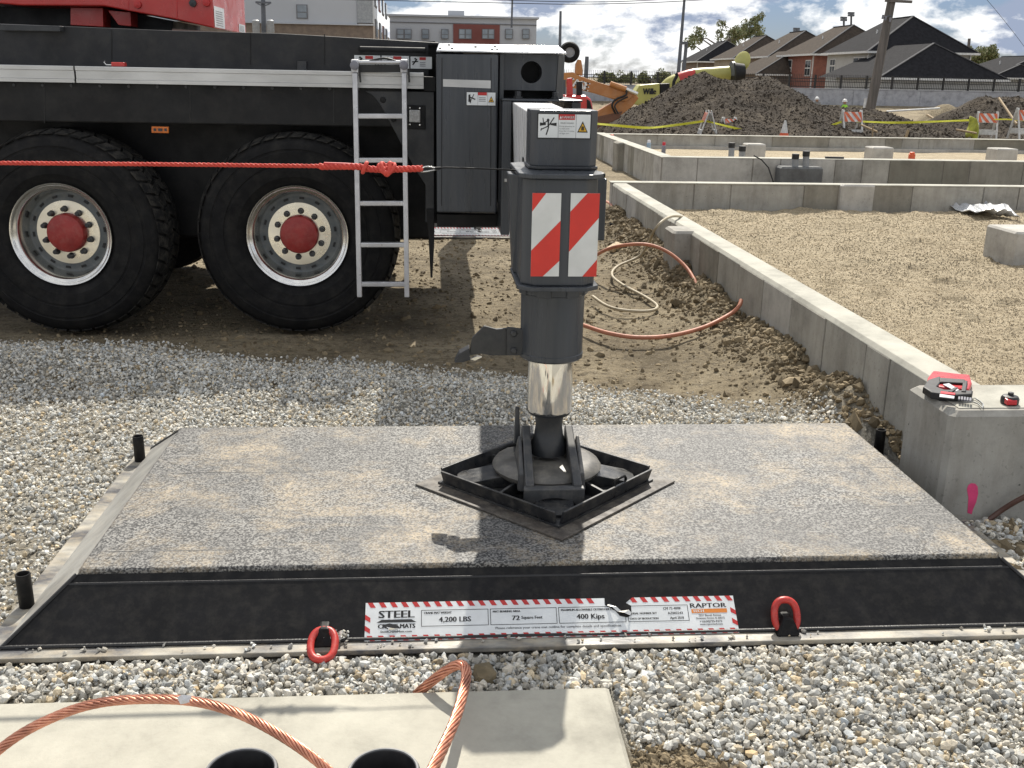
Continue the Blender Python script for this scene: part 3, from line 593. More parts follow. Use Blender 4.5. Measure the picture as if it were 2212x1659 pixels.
# ------------------------------------------------------------------ concrete pad in the foreground with its conduits
SZ = .045
pipes = [gz(q, 1668, SZ+.03) for q in (520, 828)]
bm = bmesh.new(); ch = .014
def rect_loop(x0, x1, y0, y1, z): return [bm.verts.new(q) for q in ((x0, y0, z), (x1, y0, z), (x1, y1, z), (x0, y1, z))]
l0 = rect_loop(-3.2, .535, .6, 2.715, -.25); l1 = rect_loop(-3.2, .535, .6, 2.715, SZ-ch); l2 = rect_loop(-3.2+ch, .535-ch, .6+ch, 2.715-ch, SZ)
for a_, c_ in ((l0, l1), (l1, l2)):
    for i in range(4): bm.faces.new((a_[i], a_[(i+1) % 4], c_[(i+1) % 4], c_[i]))
ed = [bm.edges.get((l2[i], l2[(i+1) % 4])) for i in range(4)]
for c0 in pipes:
    lp = [bm.verts.new((c0.x+.0955*math.cos(6.28318*i/36), c0.y+.0955*math.sin(6.28318*i/36), SZ)) for i in range(36)]
    ed += [bm.edges.new((lp[i], lp[(i+1) % 36])) for i in range(36)]
bmesh.ops.triangle_fill(bm, edges=ed, use_beauty=True, normal=(0, 0, 1)); bmesh.ops.recalc_face_normals(bm, faces=bm.faces)
me = bpy.data.meshes.new('concrete_slab'); bm.to_mesh(me); bm.free(); me.materials.append(M['slabc'])
slab = bpy.data.objects.new('concrete_slab', me); C.objects.link(slab); tag(slab, 'pale smooth concrete equipment pad at the bottom left', 'slab')
for px_, lab in ((520, 'black conduit stub in the concrete pad, nearer the left cable loop'), (828, 'black conduit stub in the concrete pad, beside the bent copper cable')):
    c0 = gz(px_, 1668, SZ+.03); x, y = c0.x, c0.y
    co = thing('conduit', lab, 'conduit', (x, y, SZ), 'conduits in the pad')
    b_ = MB(); b_.lathe([(.096, -.02), (.098, .03), (.096, .034)], (x, y, SZ), n=40); b_.lathe([(.087, .034), (.085, .03), (.085, -.14), (0, -.14)], (x, y, SZ), n=40); b_.build('pipe', M['pvc'], co, smooth=40)
    b_ = MB(); b_.lathe([(.096, .034), (.094, .037), (.089, .037), (.087, .034)], (x, y, SZ), n=40); b_.build('rim', M['pvcrim'], co, smooth=40)
# ------------------------------------------------------------------ foundation walls
def wall_panels(w, x0, x1, y, z0, z1, first, step, side='y', out=-1, t=.014, seam=.016, seed=1, mats=None):
    """Form-board panels on one face. side 'y': the face looks along Y at y; side 'x': it looks along X (x0..x1 run in Y)."""
    g = random.Random(seed); a = x0; mats = mats or M['concs']; b = x0+first
    while a < x1-.05:
        b = min(b, x1); e = g.uniform(-.002, .003); q = MB()
        if side == 'y': q.bx(a+seam/2, b-seam/2, min(y, y+out*(t+e)), max(y, y+out*(t+e)), z0, z1)
        else: q.bx(min(y, y+out*(t+e)), max(y, y+out*(t+e)), a+seam/2, b-seam/2, z0, z1)
        q.build('panel', g.choice(mats), w, bevel=.003, seg=1)
        a = b; b = a+step*g.choice((1, 1, 1, .5) if step < 1.1 else (1, 1, .3))
WZ, WXo, WXi = .5, 2.375, 2.575
wa = thing('foundation_wall', 'long low concrete foundation wall running from the near pilaster into the distance', 'wall', (2.47, 9, 0), 'concrete foundation walls')
MB().bx(WXo+.016, WXi, 4.38, 13.66, -.3, WZ-.03).build('core', M['conc'], wa)
MB().hexa([(WXo, 4.383, WZ-.028), (WXi+.002, 4.383, WZ-.028), (WXi+.002, 13.655, WZ-.028), (WXo, 13.655, WZ-.028), (WXo+.022, 4.383, WZ), (WXi-.004, 4.383, WZ), (WXi-.004, 13.655, WZ), (WXo+.022, 13.655, WZ)]).build('cap', M['conctop'], wa, bevel=.004)
wall_panels(wa, 4.40, 13.62, WXo+.014, -.25, WZ-.0285, .55, .61, 'x', -1, seed=4, mats=M['concs'][:3]+[M['concs'][0]]*3)
def pilaster(x0, x1, y0, y1, zt, c=.022):
    q = MB(); v = []
    ring = [(x0+c, y0), (x1, y0), (x1, y1), (x0+c, y1), (x0, y1-c), (x0, y0+c)]
    top = [(x0+2*c, y0+c), (x1, y0+c), (x1, y1-c), (x0+2*c, y1-c), (x0+c, y1-2*c), (x0+c, y0+2*c)]
    n = len(ring); q.add([(x, y, -.3) for x, y in ring]+[(x, y, zt-c) for x, y in ring]+[(x, y, zt) for x, y in top],
        [tuple(range(n))[::-1], tuple(range(2*n, 3*n))]+[(k*n+i, k*n+(i+1) % n, (k+1)*n+(i+1) % n, (k+1)*n+i) for k in (0, 1) for i in range(n)])
    return q
MB_p = pilaster(2.205, 3.02, 3.967, 4.381, .512)
pl = MB_p.build('pilaster', M['concs'][4], wa)
MB().bx(2.262, 3.0, 4.012, 4.34, .5125, .516).build('top_skin', M['conctop'], pl, bevel=.002)
pk = MB(); pk.ext([at(x, y, 3.9655) for x, y in ((2089, 1056), (2092, 1048), (2098, 1044), (2107, 1045), (2112, 1051), (2113, 1066), (2109, 1084), (2102, 1100), (2099, 1111), (2090, 1108), (2091, 1092), (2092, 1074), (2090, 1064))], (0, .0012, 0))
pk.build('paint_mark', M['pink'], pl)
p2 = gz(1475, 607, .02)
pilaster(2.2, 2.4, 9.25, 9.62, WZ+.004).build('pilaster', M['conc'], wa)
wb_ = thing('foundation_wall', 'low concrete cross wall right behind the tan pea gravel', 'wall', (7, 13.8, 0), 'concrete foundation walls')
MB().bx(2.38, 15, 13.685, 13.86, -.3, WZ-.004).build('core', M['conc'], wb_)
MB().bx(2.36, 15, 13.662, 13.875, WZ-.004, WZ+.012).build('cap', M['conctop'], wb_, bevel=.004)
wall_panels(wb_, 2.6, 15, 13.684, -.2, WZ-.0045, .9, 1.02, 'y', -1, seed=11)
pilaster(5.52, 5.98, 13.58, 13.7, WZ+.02).build('pilaster', M['concs'][2], wb_)
c2 = gz(1430, 341, .55); W2Y, W2X, W2Z = 17.6, c2.x+.02, .55
wc = thing('foundation_wall', 'taller concrete cross wall, second behind the pea gravel', 'wall', (W2X+6, W2Y, 0), 'concrete foundation walls')
MB().bx(W2X+.2, 19, W2Y, W2Y+.25, -.6, W2Z-.004).build('core', M['conc'], wc)
MB().bx(W2X-.02, 19, W2Y-.015, W2Y+.27, W2Z-.004, W2Z+.012).build('cap', M['conctop'], wc, bevel=.004)
wall_panels(wc, W2X, 19, W2Y-.001, -.4, W2Z-.0045, .62, .98, 'y', -1, seed=23)
wd = thing('foundation_wall', 'concrete return wall running back from the second cross wall, behind the jack', 'wall', (W2X, 21, 0), 'concrete foundation walls')
MB().bx(W2X, W2X+.19, W2Y+.002, 25.2, -.6, W2Z-.004).build('core', M['conc'], wd)
MB().bx(W2X-.02, W2X+.22, W2Y+.275, 25.2, W2Z-.004, W2Z+.014).build('cap', M['conctop'], wd, bevel=.004)
wall_panels(wd, W2Y+.02, 25.2, W2X-.001, -.4, W2Z-.0045, .62, .62, 'x', -1, seed=9, mats=M['concs'][:4])
pilaster(W2X-.16, W2X-.015, 21.2, 21.7, W2Z+.02).build('pilaster', M['concs'][1], wd)
we = thing('foundation_wall', 'farthest low concrete wall in front of the earth mounds', 'wall', (13, 25.4, 0), 'concrete foundation walls')
W3Z = .52
MB().bx(W2X-.3, 28, 25.3, 25.55, -.5, W3Z-.004).build('core', M['conc'], we)
MB().bx(W2X-.32, 28, 25.27, 25.57, W3Z-.004, W3Z+.012).build('cap', M['conctop'], we, bevel=.004)
MB().bx(W2X+.3, 28, 25.12, 25.285, -.2, .27).build('footing', M['concs'][2], we)
wall_panels(we, W2X+.25, 28, 25.299, .271, W3Z-.0045, 1.3, 1.45, 'y', -1, seed=31)
# loose concrete blocks standing in the fill
def block(x, y, s, z0, z1, lab):
    tag(pilaster_block(x, y, s, z0, z1), lab, 'block', 'concrete blocks in the fill')
def pilaster_block(x, y, s, z0, z1):
    q = MB(); q.bx(x-s/2, x+s/2, y-s/2, y+s/2, z0, z1); return q.build('concrete_block', M['concs'][2], None, org=(x, y, z0), bevel=.02, seg=1)
b0 = gz(2182, 572, .17); block(b0.x+.29, b0.y+.28, .56, .0, .49, 'pale square concrete block in the pea gravel at the right edge')
b0 = at(1628, 330, 19.6); block(b0.x, 19.6, .36, .1, at(1628, 310, 19.6).z, 'small concrete block behind the second wall, beside the taped conduits')
b0 = at(1897, 340, 20.2); block(b0.x, 20.2, .43, .1, at(1897, 317, 20.2).z, 'concrete block behind the second wall, above the orange flag')
b0 = at(2162, 345, 20.2); block(b0.x, 20.2, .44, .1, at(2162, 320, 20.2).z, 'concrete block behind the second wall, nearest the right edge')
# conduit stubs with taped ends
def stub(px_, py0, py1, Y, r, lab):
    a = at(px_, py1, Y); b = at(px_, py0, Y); t = thing('conduit_stub', lab, 'conduit', (a.x, a.y, .1), 'taped conduit stubs')
    MB().tube([(a.x, a.y, .1), (b.x, b.y, b.z)], r, 12).build('pipe', M['pvcgrey'], t, smooth=40)
    MB().tube([(b.x, b.y, b.z-r*1.5), (b.x, b.y, b.z+.006)], r*1.12, 12).build('tape', M['tape_black'], t, smooth=40)
stub(1581, 309, 335, 18.6, .055, 'grey conduit stub with black tape, tallest left of the small block')
stub(1604, 316, 338, 18.9, .06, 'grey conduit stub with black tape close left of the small block')
stub(1719, 333, 360, 17.3, .055, 'left of two grey conduits rising from the dark box')
stub(1742, 327, 360, 17.3, .055, 'right of two grey conduits rising from the dark box')
a = at(1732, 390, 17.2)
q = MB(); x0 = at(1687, 380, 17.2).x; x1 = at(1778, 380, 17.2).x; zt = at(1732, 361, 17.2).z; q.bx(x0, x1, 17.2, 17.55, 0, zt)
bx_ = tag(q.build('duct_box', pm('dark_grey_mortar', (.13, .135, .135), (.09, .09, .09), rough=.85, scale=6, bump=.4), None, org=((x0+x1)/2, 17.3, 0), bevel=.03, seg=1), 'dark grey concrete duct box against the second cross wall', 'box')
tag(MB().tube([at(1628, 336, 17.5), at(1645, 345, 17.45), at(1660, 362, 17.4), at(1670, 392, 17.35), at(1671, 404, 17.3)], .012, 6).build('hose', M['tape_black'], None, smooth=50), 'thin black hose hanging over the second cross wall', 'hose')
# small litter on the walls
def can(px_, py_, Y, h, r, m1, m2, name, lab, cat):
    b = at(px_, py_, Y); t = thing(name, lab, cat, b)
    MB().lathe([(0, 0), (r, 0), (r, h*.68), (r*.7, h*.74), (r*.7, h*.76)], b, n=12).build('body', m1, t, smooth=40)
    MB().lathe([(r*.75, h*.70), (r*.78, h*.95), (r*.6, h), (0, h)], b, n=12).build('cap', m2, t, smooth=40)
can(1401, 324, 21.0, .2, .045, pm('blue_bottle', (.35, .48, .62), rough=.15), M['toolwhite'], 'water_bottle', 'small clear blue water bottle on the return wall', 'bottle')
can(1433, 333, 19.0, .22, .04, M['toolgrey'], M['toolred'], 'spray_can', 'red capped spray can on the return wall corner', 'can')
can(1322, 300, 24.0, .1, .05, M['coneor'], M['coneor'], 'marker_cap', 'small orange cap on the far end of the return wall', 'cap')
can(1969, 343, 18.2, .12, .06, M['coneor'], M['coneor'], 'flag_ball', 'orange marker ball behind the second cross wall', 'marker')
pp_ = at(1800, 338, 17.7)
tag(MB().bar(at(1783, 340, 17.72), at(1822, 341, 17.72), .06, .035).build('hand_level', M['toolblack'], None, bevel=.004), 'long dark hand level lying on the second cross wall', 'level')
# plastic sheet on the far right
q = MB(); g_ = random.Random(5); vs = []; nx, ny = 14, 6
pA, pB = gz(2095, 462, .2), gz(2250, 480, .22)
for j in range(ny):
    for i in range(nx):
        u, v = i/(nx-1), j/(ny-1); vs.append((pA.x+(pB.x-pA.x)*u, pA.y-.15+(v)*.9-u*.3, .2+.05*math.sin(v*9+u*4)*(.4+u)+g_.uniform(0, .05)+.05*u))
q.add(vs, [(j*nx+i, j*nx+i+1, (j+1)*nx+i+1, (j+1)*nx+i) for j in range(ny-1) for i in range(nx-1)])
o = q.build('plastic_sheet', M['poly'], None, smooth=60); so = o.modifiers.new('s', 'SOLIDIFY'); so.thickness = .006
tag(o, 'crumpled white plastic sheet by the first cross wall', 'sheet')
q = MB(); pb = [gz(1310, 542, .05), gz(1325, 546, .05), gz(1372, 518, .05), gz(1352, 514, .05)]
tag(q.ext(pb, (0, 0, .04)).build('plank', M['wood'], None, bevel=.004), 'short raw wooden plank on the dirt beside the far mat', 'plank')

# ------------------------------------------------------------------ tools left on the near pilaster
TZ = .516
def tp_(x, y, z=TZ): return gz(x, y, z)
a = tp_(2050, 852); 
lv = thing('chalk_reel', 'red and black chalk line reel with metal hook on the near pilaster', 'tool', (a.x, a.y, TZ))
def flat(pix, z0, z1, name, m, par, bev=.004):
    return MB().ext([gz(x, y, z0) for x, y in pix], (0, 0, z1-z0)).build(name, m, par, bevel=bev)
flat([(2003, 826), (2014, 812), (2060, 818), (2093, 821), (2098, 838), (2092, 853), (2040, 849), (2000, 842)], TZ, TZ+.028, 'body', M['toolred'], lv, .008)
flat([(1992, 850), (2003, 834), (2028, 826), (2034, 836), (2022, 850), (2038, 856), (2100, 858), (2098, 866), (2060, 868), (2010, 862)], TZ+.001, TZ+.034, 'grip', M['toolblack'], lv, .006)
flat([(2028, 820), (2084, 824), (2086, 832), (2030, 829)], TZ+.029, TZ+.04, 'bar', M['toolblack'], lv)
flat([(2080, 826), (2090, 827), (2086, 850), (2076, 849)], TZ+.029, TZ+.04, 'bar', M['toolblack'], lv)
flat([(2036, 832), (2050, 830), (2072, 844), (2066, 847)], TZ+.03, TZ+.036, 'emblem', M['toolwhite'], lv)
flat([(2048, 846), (2060, 838), (2070, 838), (2056, 848)], TZ+.0365, TZ+.04, 'emblem', M['toolblack'], lv)
flat([(2030, 852), (2062, 857), (2061, 862), (2029, 858)], TZ+.0345, TZ+.038, 'scale', M['toolwhite'], lv)
flat([(2032, 846), (2064, 850), (2063, 854), (2031, 851)], TZ+.0345, TZ+.038, 'scale', M['toolred'], lv)
for i in range(5): x = 2070+i*6; flat([(x, 858+i*.8), (x+4, 858.6+i*.8), (x+3.4, 865+i*.8), (x-.6, 864.4+i*.8)], TZ+.02, TZ+.026, 'tread', M['toolgrey'], lv, 0)
hk = [(2096, 862), (2106, 860), (2118, 868), (2124, 874), (2122, 882), (2112, 872), (2100, 868)]
MB().tube([gz(x, y, TZ+.008) for x, y in hk], .0028, 6).build('hook', M['alu'], lv, smooth=50)
a = gz(2180, 872, TZ)
tm = thing('tape_measure', 'round red and black tape measure at the right end of the pilaster', 'tape measure', (a.x, a.y, TZ))
b_ = MB(); b_.lathe([(0, 0), (.034, 0), (.038, .006), (.038, .026), (.032, .036), (.02, .04), (0, .04)], a, n=28); b_.build('case', M['toolblack'], tm, smooth=40)
b_ = MB(); b_.lathe([(.0, .04), (.012, .04), (.012, .052), (.0, .053)], a, n=14); b_.build('knob', M['toolblack'], tm, smooth=40)
MB().hexa([(a.x-.034, a.y-.04, TZ+.005), (a.x+.012, a.y-.042, TZ+.005), (a.x+.012, a.y-.01, TZ+.005), (a.x-.034, a.y-.01, TZ+.005), (a.x-.034, a.y-.038, TZ+.028), (a.x+.012, a.y-.04, TZ+.028), (a.x+.012, a.y-.01, TZ+.034), (a.x-.034, a.y-.01, TZ+.034)]).build('cover', M['toolred'], tm, bevel=.005)

# ------------------------------------------------------------------ cables, hoses and rope
def smoothpts(pts, n):
    pts = [Vector(p) for p in pts]; k = len(pts); outp = []
    for i in range(k-1):
        p0, p1, p2, p3 = pts[max(i-1, 0)], pts[i], pts[i+1], pts[min(i+2, k-1)]
        for j in range(n):
            t = j/n; outp.append(.5*((2*p1)+(p2-p0)*t+(2*p0-5*p1+4*p2-p3)*t*t+(3*p1-p0-3*p2+p3)*t**3))
    outp.append(pts[-1]); return outp
def frames(P):
    X = []; prev = None
    for i in range(len(P)):
        t = (P[min(i+1, len(P)-1)]-P[max(i-1, 0)]).normalized()
        if prev is None: x = t.cross(Vector((0, 0, 1)) if abs(t.z) < .9 else Vector((1, 0, 0))).normalized()
        else: x = (prev-t*prev.dot(t)).normalized()
        prev = x; X.append((x, t.cross(x)))
    return X
def stranded(t, pts, r, strands, lay, m, part='strand', n=24, seg=6):
    P = smoothpts(pts, n); Fm = frames(P); s = 0; S = [0]
    for i in range(1, len(P)): s += (P[i]-P[i-1]).length; S.append(s)
    sn_ = math.sin(math.pi/strands); rs = r*sn_/(1+sn_)*1.04; ro = r-rs
    for k in range(strands):
        path = [P[i]+(Fm[i][0]*math.cos(2*math.pi*(k/strands+S[i]/lay))+Fm[i][1]*math.sin(2*math.pi*(k/strands+S[i]/lay)))*ro for i in range(len(P))]
        MB().tube(path, rs, seg).build(part, m, t, smooth=80)
    if strands > 3: MB().tube(P, ro*.95, 8).build('core', m, t, smooth=80)
cA = thing('copper_cable', 'bare stranded copper cable arching over the left of the concrete pad', 'cable', gz(0, 1640, SZ), 'bare copper grounding cables')
hgt = lambda x, y, z: gz(x, y, z)
stranded(cA, [hgt(-120, 1740, SZ+.02), hgt(0, 1618, .14), hgt(110, 1552, .2), hgt(230, 1516, .23), hgt(390, 1512, .235), hgt(500, 1536, .22), hgt(600, 1585, .19), hgt(690, 1648, .14), hgt(790, 1740, .05)], .0135, 9, .17, M['copper'])
tg = MB(); c0 = hgt(398, 1506, .248); tg.add([c0+Vector(v) for v in ((-.02, 0, 0), (-.004, -.006, .012), (.02, 0, .004), (.016, -.008, -.012), (-.008, -.012, -.014), (.0, -.014, .0))], [(0, 1, 5), (1, 2, 5), (2, 3, 5), (3, 4, 5), (4, 0, 5)]); tg.build('tag', M['toolwhite'], cA)
cB = thing('copper_cable', 'bare stranded copper cable bent sharply over the edge of the concrete pad', 'cable', gz(930, 1640, SZ), 'bare copper grounding cables')
stranded(cB, [hgt(900, 1500, .012), hgt(930, 1474, .07), hgt(968, 1446, .125), hgt(994, 1436, .15), hgt(1007, 1448, .15), hgt(1004, 1480, .145), hgt(985, 1550, .15), hgt(950, 1630, .17), hgt(905, 1720, .2)], .016, 9, .34, M['copper'])
# hoses on the dirt behind the jack
def hose(lab, pts, r, m, name='hose'):
    P = smoothpts(pts, 12); return tag(MB().tube(P, r, 10).build(name, m, None, smooth=60), lab, 'hose')
hose('orange hose arching up beside the jack and down to the wall pilaster', [at(1270, 566, 9.9), at(1300, 544, 9.5), at(1340, 531, 9.25), at(1395, 528, 9.1), at(1440, 543, 9.0), at(1478, 573, 8.85), at(1500, 605, 8.65), at(1510, 634, 8.5)], .016, M['hoseorange'])
hose('orange hose curving on the dirt with its end raised', [gz(1200, 680, .05), gz(1270, 706, .06), gz(1320, 721, .06), gz(1380, 729, .06), gz(1450, 725, .07), gz(1520, 707, .1), gz(1575, 680, .16), gz(1596, 662, .22), gz(1601, 648, .26)], .016, M['hoseorange'])
hose('pale tan hose looping on the dirt and over the foundation wall', [gz(1280, 640, .05), gz(1310, 660, .05), gz(1345, 670, .05), gz(1400, 672, .05), gz(1420, 662, .05), gz(1395, 642, .05), gz(1345, 615, .05), gz(1322, 594, .05), gz(1335, 575, .07), gz(1380, 554, .14), gz(1400, 528, .28), gz(1412, 500, .44), gz(1428, 480, .53), gz(1446, 469, .55), gz(1465, 467, .53), gz(1486, 472, .42)], .013, M['hosetan'])
hose('short orange hose end curling by the wall behind the jack', [gz(1300, 432, .05), gz(1318, 440, .2), gz(1322, 455, .2), gz(1312, 466, .08), gz(1298, 470, .03)], .018, M['hoseorange'])
hose('dark copper pipe rising from the ground at the right edge by the pilaster', [gz(2130, 1128, .01), gz(2160, 1105, .06), gz(2195, 1083, .12), gz(2250, 1055, .2)], .012, pm('dull_copper', (.12, .06, .045), rough=.5), 'copper_pipe')
# the rope barrier
RY = 3.95
rp = thing('rope', 'orange red rope tied to the jack with a knot and clip', 'rope', at(0, 352, RY))
rl = [at(-400, 349, RY+.05), at(0, 352, RY), at(350, 355, RY), at(700, 359, RY)]
stranded(rp, rl, .0085, 3, .052, M['rope'], n=130, seg=6)
stranded(rp, [at(690, 360, RY), at(770, 360, RY), at(800, 365, RY), at(840, 366, RY), at(912, 364, RY)], .0135, 3, .05, M['rope'], 'splice', n=26, seg=7)
MB().tube([at(700, 354, RY), at(745, 356, RY), at(768, 357, RY)], [.007, .008, .007], 8).build('tape', M['signred'], rp, smooth=60)
kn = MB(); c0 = at(836, 365, RY)
for k in range(5):
    a = k*1.3; P = [c0+Vector((.024*math.cos(q)*math.cos(a)+.012*math.sin(a*2), .017*math.sin(q), .02*math.cos(q)*math.sin(a)+.012*math.sin(q))) for q in np.linspace(0, 6.28, 15)]
    kn.tube(P, .008, 7)
c1 = at(788, 362, RY); P = [c1+Vector((.008*math.sin(q), .016*math.cos(q), .018*math.sin(q))) for q in np.linspace(0, 6.28, 13)]; kl = MB(); kl.tube(P, .008, 7)
kn.build('knot', M['rope'], rp, smooth=60); kl.build('hitch', M['rope'], rp, smooth=60)
P = [at(908, 366, RY), at(915, 361, RY), at(928, 360, RY), at(944, 365, RY), at(930, 369, RY), at(912, 371, RY), at(906, 368, RY)]
MB().tube(smoothpts(P, 5), .003, 6).build('clip', M['alu'], rp, smooth=60)
MB().tube(smoothpts([at(938, 365, RY), at(960, 362, RY), at(1000, 363, RY), at(1060, 365, RY), at(1140, 369, RY-.02)], 5), .0032, 6).build('cord', M['blacksteel'], rp, smooth=60)
MB().tube([at(940, 364, RY), at(952, 363, RY)], [.006, .005], 8).build('sleeve', M['blacksteel'], rp, smooth=60)
rk = gz(1048, 1455, .03)
tag(stones('rock', np.array([[rk.x, rk.y, .012]]), np.array([.048]), np.array([[.19, .15, .085]]), M['rock'], seed=12, flat=.8), 'brown lump of earth lying in the white gravel by the bent cable', 'rock')
# ------------------------------------------------------------------ mobile crane
crane = thing('mobile_crane', 'black and grey mobile crane with red superstructure and extended outrigger jack', 'crane', (-1.5, 8.8, 0))
def sub(name, parent, loc):
    o = bpy.data.objects.new(name, None); C.objects.link(o); o.parent = parent; o.location = Vector(loc)-Vector(ORG[parent.name]); o.empty_display_size = .1
    ORG[o.name] = tuple(loc); return o
WY = 7.36
def wheel(x, z, y, steer=0, flip=False):
    wh = sub('wheel', crane, (x, y, z)); o = (x, y, z)
    b = MB(); b.lathe([(.345, .05), (.37, .012), (.385, .004), (.392, -.004), (.42, -.014), (.425, -.02), (.50, -.03), (.505, -.026), (.515, -.026), (.52, -.032), (.595, -.03), (.60, -.024), (.612, -.024), (.617, -.028), (.655, -.012), (.69, .012), (.703, .04), (.703, .40), (.69, .43), (.6, .47), (.36, .43)], o, 'y', 72)
    b.build('tyre', M['rubber'], wh, smooth=35)
    t = MB(); n = 46
    for i in range(n):
        for row, (y0, y1, ph) in enumerate(((-.004, .10, 0), (.115, .205, .5), (.215, .305, 0), (.32, .435, .5))):
            a0 = 2*math.pi*(i+ph)/n; a1 = a0+2*math.pi/n*.78; sk = .045*(1 if row % 2 else -1)
            vs = []
            for r in (.695, .728):
                for a, yy, q in ((a0, y0, 0), (a1, y0, 0), (a1, y1, sk), (a0, y1, sk)):
                    rr = r-(.028 if (row in (0,) and yy == y0 and r > .7) or (row == 3 and yy == y1 and r > .7) else 0)
                    vs.append((x+rr*math.cos(a+q), y+yy, z+rr*math.sin(a+q)))
            t.hexa(vs)
    t.build('tread', M['tread'], wh)
    b = MB(); b.lathe([(.352, .03), (.364, .012), (.366, .0), (.361, -.007), (.352, -.004), (.346, .004), (.338, .012), (.326, .016), (.322, .02), (.312, .045), (.302, .09), (.294, .14), (.287, .155)], o, 'y', 64)
    b.build('rim', M['alu'], wh, smooth=50)
    b = MB(); b.lathe([(.29, .150), (.28, .152), (.262, .147), (.235, .132), (.227, .128)], o, 'y', 64)
    for i in range(14):
        a = 2*math.pi*(i+.3)/14; b.obox((x+.258*math.cos(a), y+.143, z+.258*math.sin(a)), (.034, .014, .016), (0, -a-math.pi/2, 0), 1)
    b.build('wheel_disc', [M['steel_grey'], M['ink']], wh, smooth=40)
    b = MB(); b.lathe([(.2275, .130), (.2265, .124), (.18, .122), (.13, .122)], o, 'y', 64); b.build('mounting_face', M['alu_face'], wh, smooth=30)
    b = MB(); b.lathe([(.139, .123), (.138, .085), (.130, .066), (.10, .053), (.05, .047), (0, .046)], o, 'y', 40); b.build('hub_cap', M['hubred'], wh, smooth=35)
    nb = None
    for i in range(10):
        a = 2*math.pi*(i+.35)/10; c = (x+.168*math.cos(a), y+.1, z+.168*math.sin(a))
        if nb is None:
            q = MB(); q.lathe([(.023, .022), (.023, .016), (.018, .012), (.0165, -.02), (.012, -.024), (0, -.024)], c, 'y', 10); nb = q.build('lug_nut', M['dgrey'], wh, smooth=30); c00 = Vector(c)
        else:
            d = nb.copy(); C.objects.link(d); d.parent = wh; d.location = Vector(c)-c00
    if steer: wh.rotation_euler.z = steer
    return wh
h1, h2 = at(138, 506, WY+.06), at(645, 506, WY+.06)
w2 = wheel(h2.x, .725, WY)
w1 = copy_tree(w2, crane); w1.location = Vector((h1.x, WY, .725))-Vector(ORG[crane.name]); w1.rotation_euler = (0, .5, R(-5))
for hx_ in (h1.x, h2.x):                                            # wheels on the far side
    wq = copy_tree(w2, crane); wq.location = Vector((hx_, 10.25, .725))-Vector(ORG[crane.name]); wq.rotation_euler = (0, 0, math.pi)
def pan(pix, Y, d, name, m, par=crane, bev=.004, extra=()):          # a plate at depth Y, d thick
    return MB().ext([at(x, y, Y) for x, y in pix], (0, d, 0)).build(name, m, par, bevel=bev)
def onY(x, y, Y): return at(x, y, Y)
XL = -6.5
zrail = at(500, 149, WY).z
# body below and above the rail
b = MB(); zs = at(400, 268, 7.42).z; b.bx(XL, at(880, 200, 7.42).x, 7.42, 7.6, zs, zrail-.1); b.build('side_skirt', M['black'], crane, bevel=.01)
b = MB(); b.bx(XL, at(936, 200, 7.5).x, 7.95, 9.75, .62, zrail-.06); b.build('chassis', M['black'], crane, bevel=.02)
b = MB(); b.bx(XL, at(936, 200, 7.5).x, 7.6, 10.1, zs+.02, zrail-.05); b.build('wheel_arch', M['black'], crane)
xs0 = at(-20, 158, WY).x; xseam = at(161, 158, WY).x; xend = at(915, 180, WY).x
for a_, b2 in ((XL, xseam-.006), (xseam+.006, xend)):
    q = MB(); z0, z1 = zrail-.108, zrail
    q.add([], [])
    prof = [(WY, z0), (WY, z0+.022), (WY+.008, z0+.025), (WY+.008, z1-.03), (WY, z1-.027), (WY, z1-.004), (WY+.004, z1), (WY+.3, z1), (WY+.3, z0)]
    q.ext([(a_, y, z) for y, z in prof], (b2-a_, 0, 0)); q.build('side_rail', M['alu_dull'], crane)
pan([(915, 165), (941, 166), (941, 198), (915, 197)], 7.4, .3, 'rail_end', M['black'])
# upper deck side
dz0 = zrail-.02
pan([(-300, 42), (0, 51), (372, 66), (605, 72), (948, 92), (948, 168), (0, 146), (-300, 138)], 7.62, .5, 'deck_side', M['deck_black'], bev=.006)
b = MB(); b.bx(XL, at(940, 92, 7.7).x, 7.7, 10.0, zrail-.02, at(300, 66, 7.7).z-.03); b.build('deck', M['deck_black'], crane)
pan([(0, 52), (130, 56), (130, 68), (0, 66)], 7.55, .1, 'deck_tray', M['dgrey'])
pan([(642, 132), (662, 132), (662, 158), (642, 158)], 7.6, .05, 'deck_bracket', M['dgrey'])
q = MB(); q.tube([at(778, 106, 7.52), at(918, 109, 7.52)], .02, 10); q.tube([at(778, 106, 7.52), at(778, 106, 7.66)], .018, 8); q.tube([at(918, 109, 7.52), at(918, 109, 7.66)], .018, 8)
q.build('grab_bar', M['black'], crane, smooth=50)
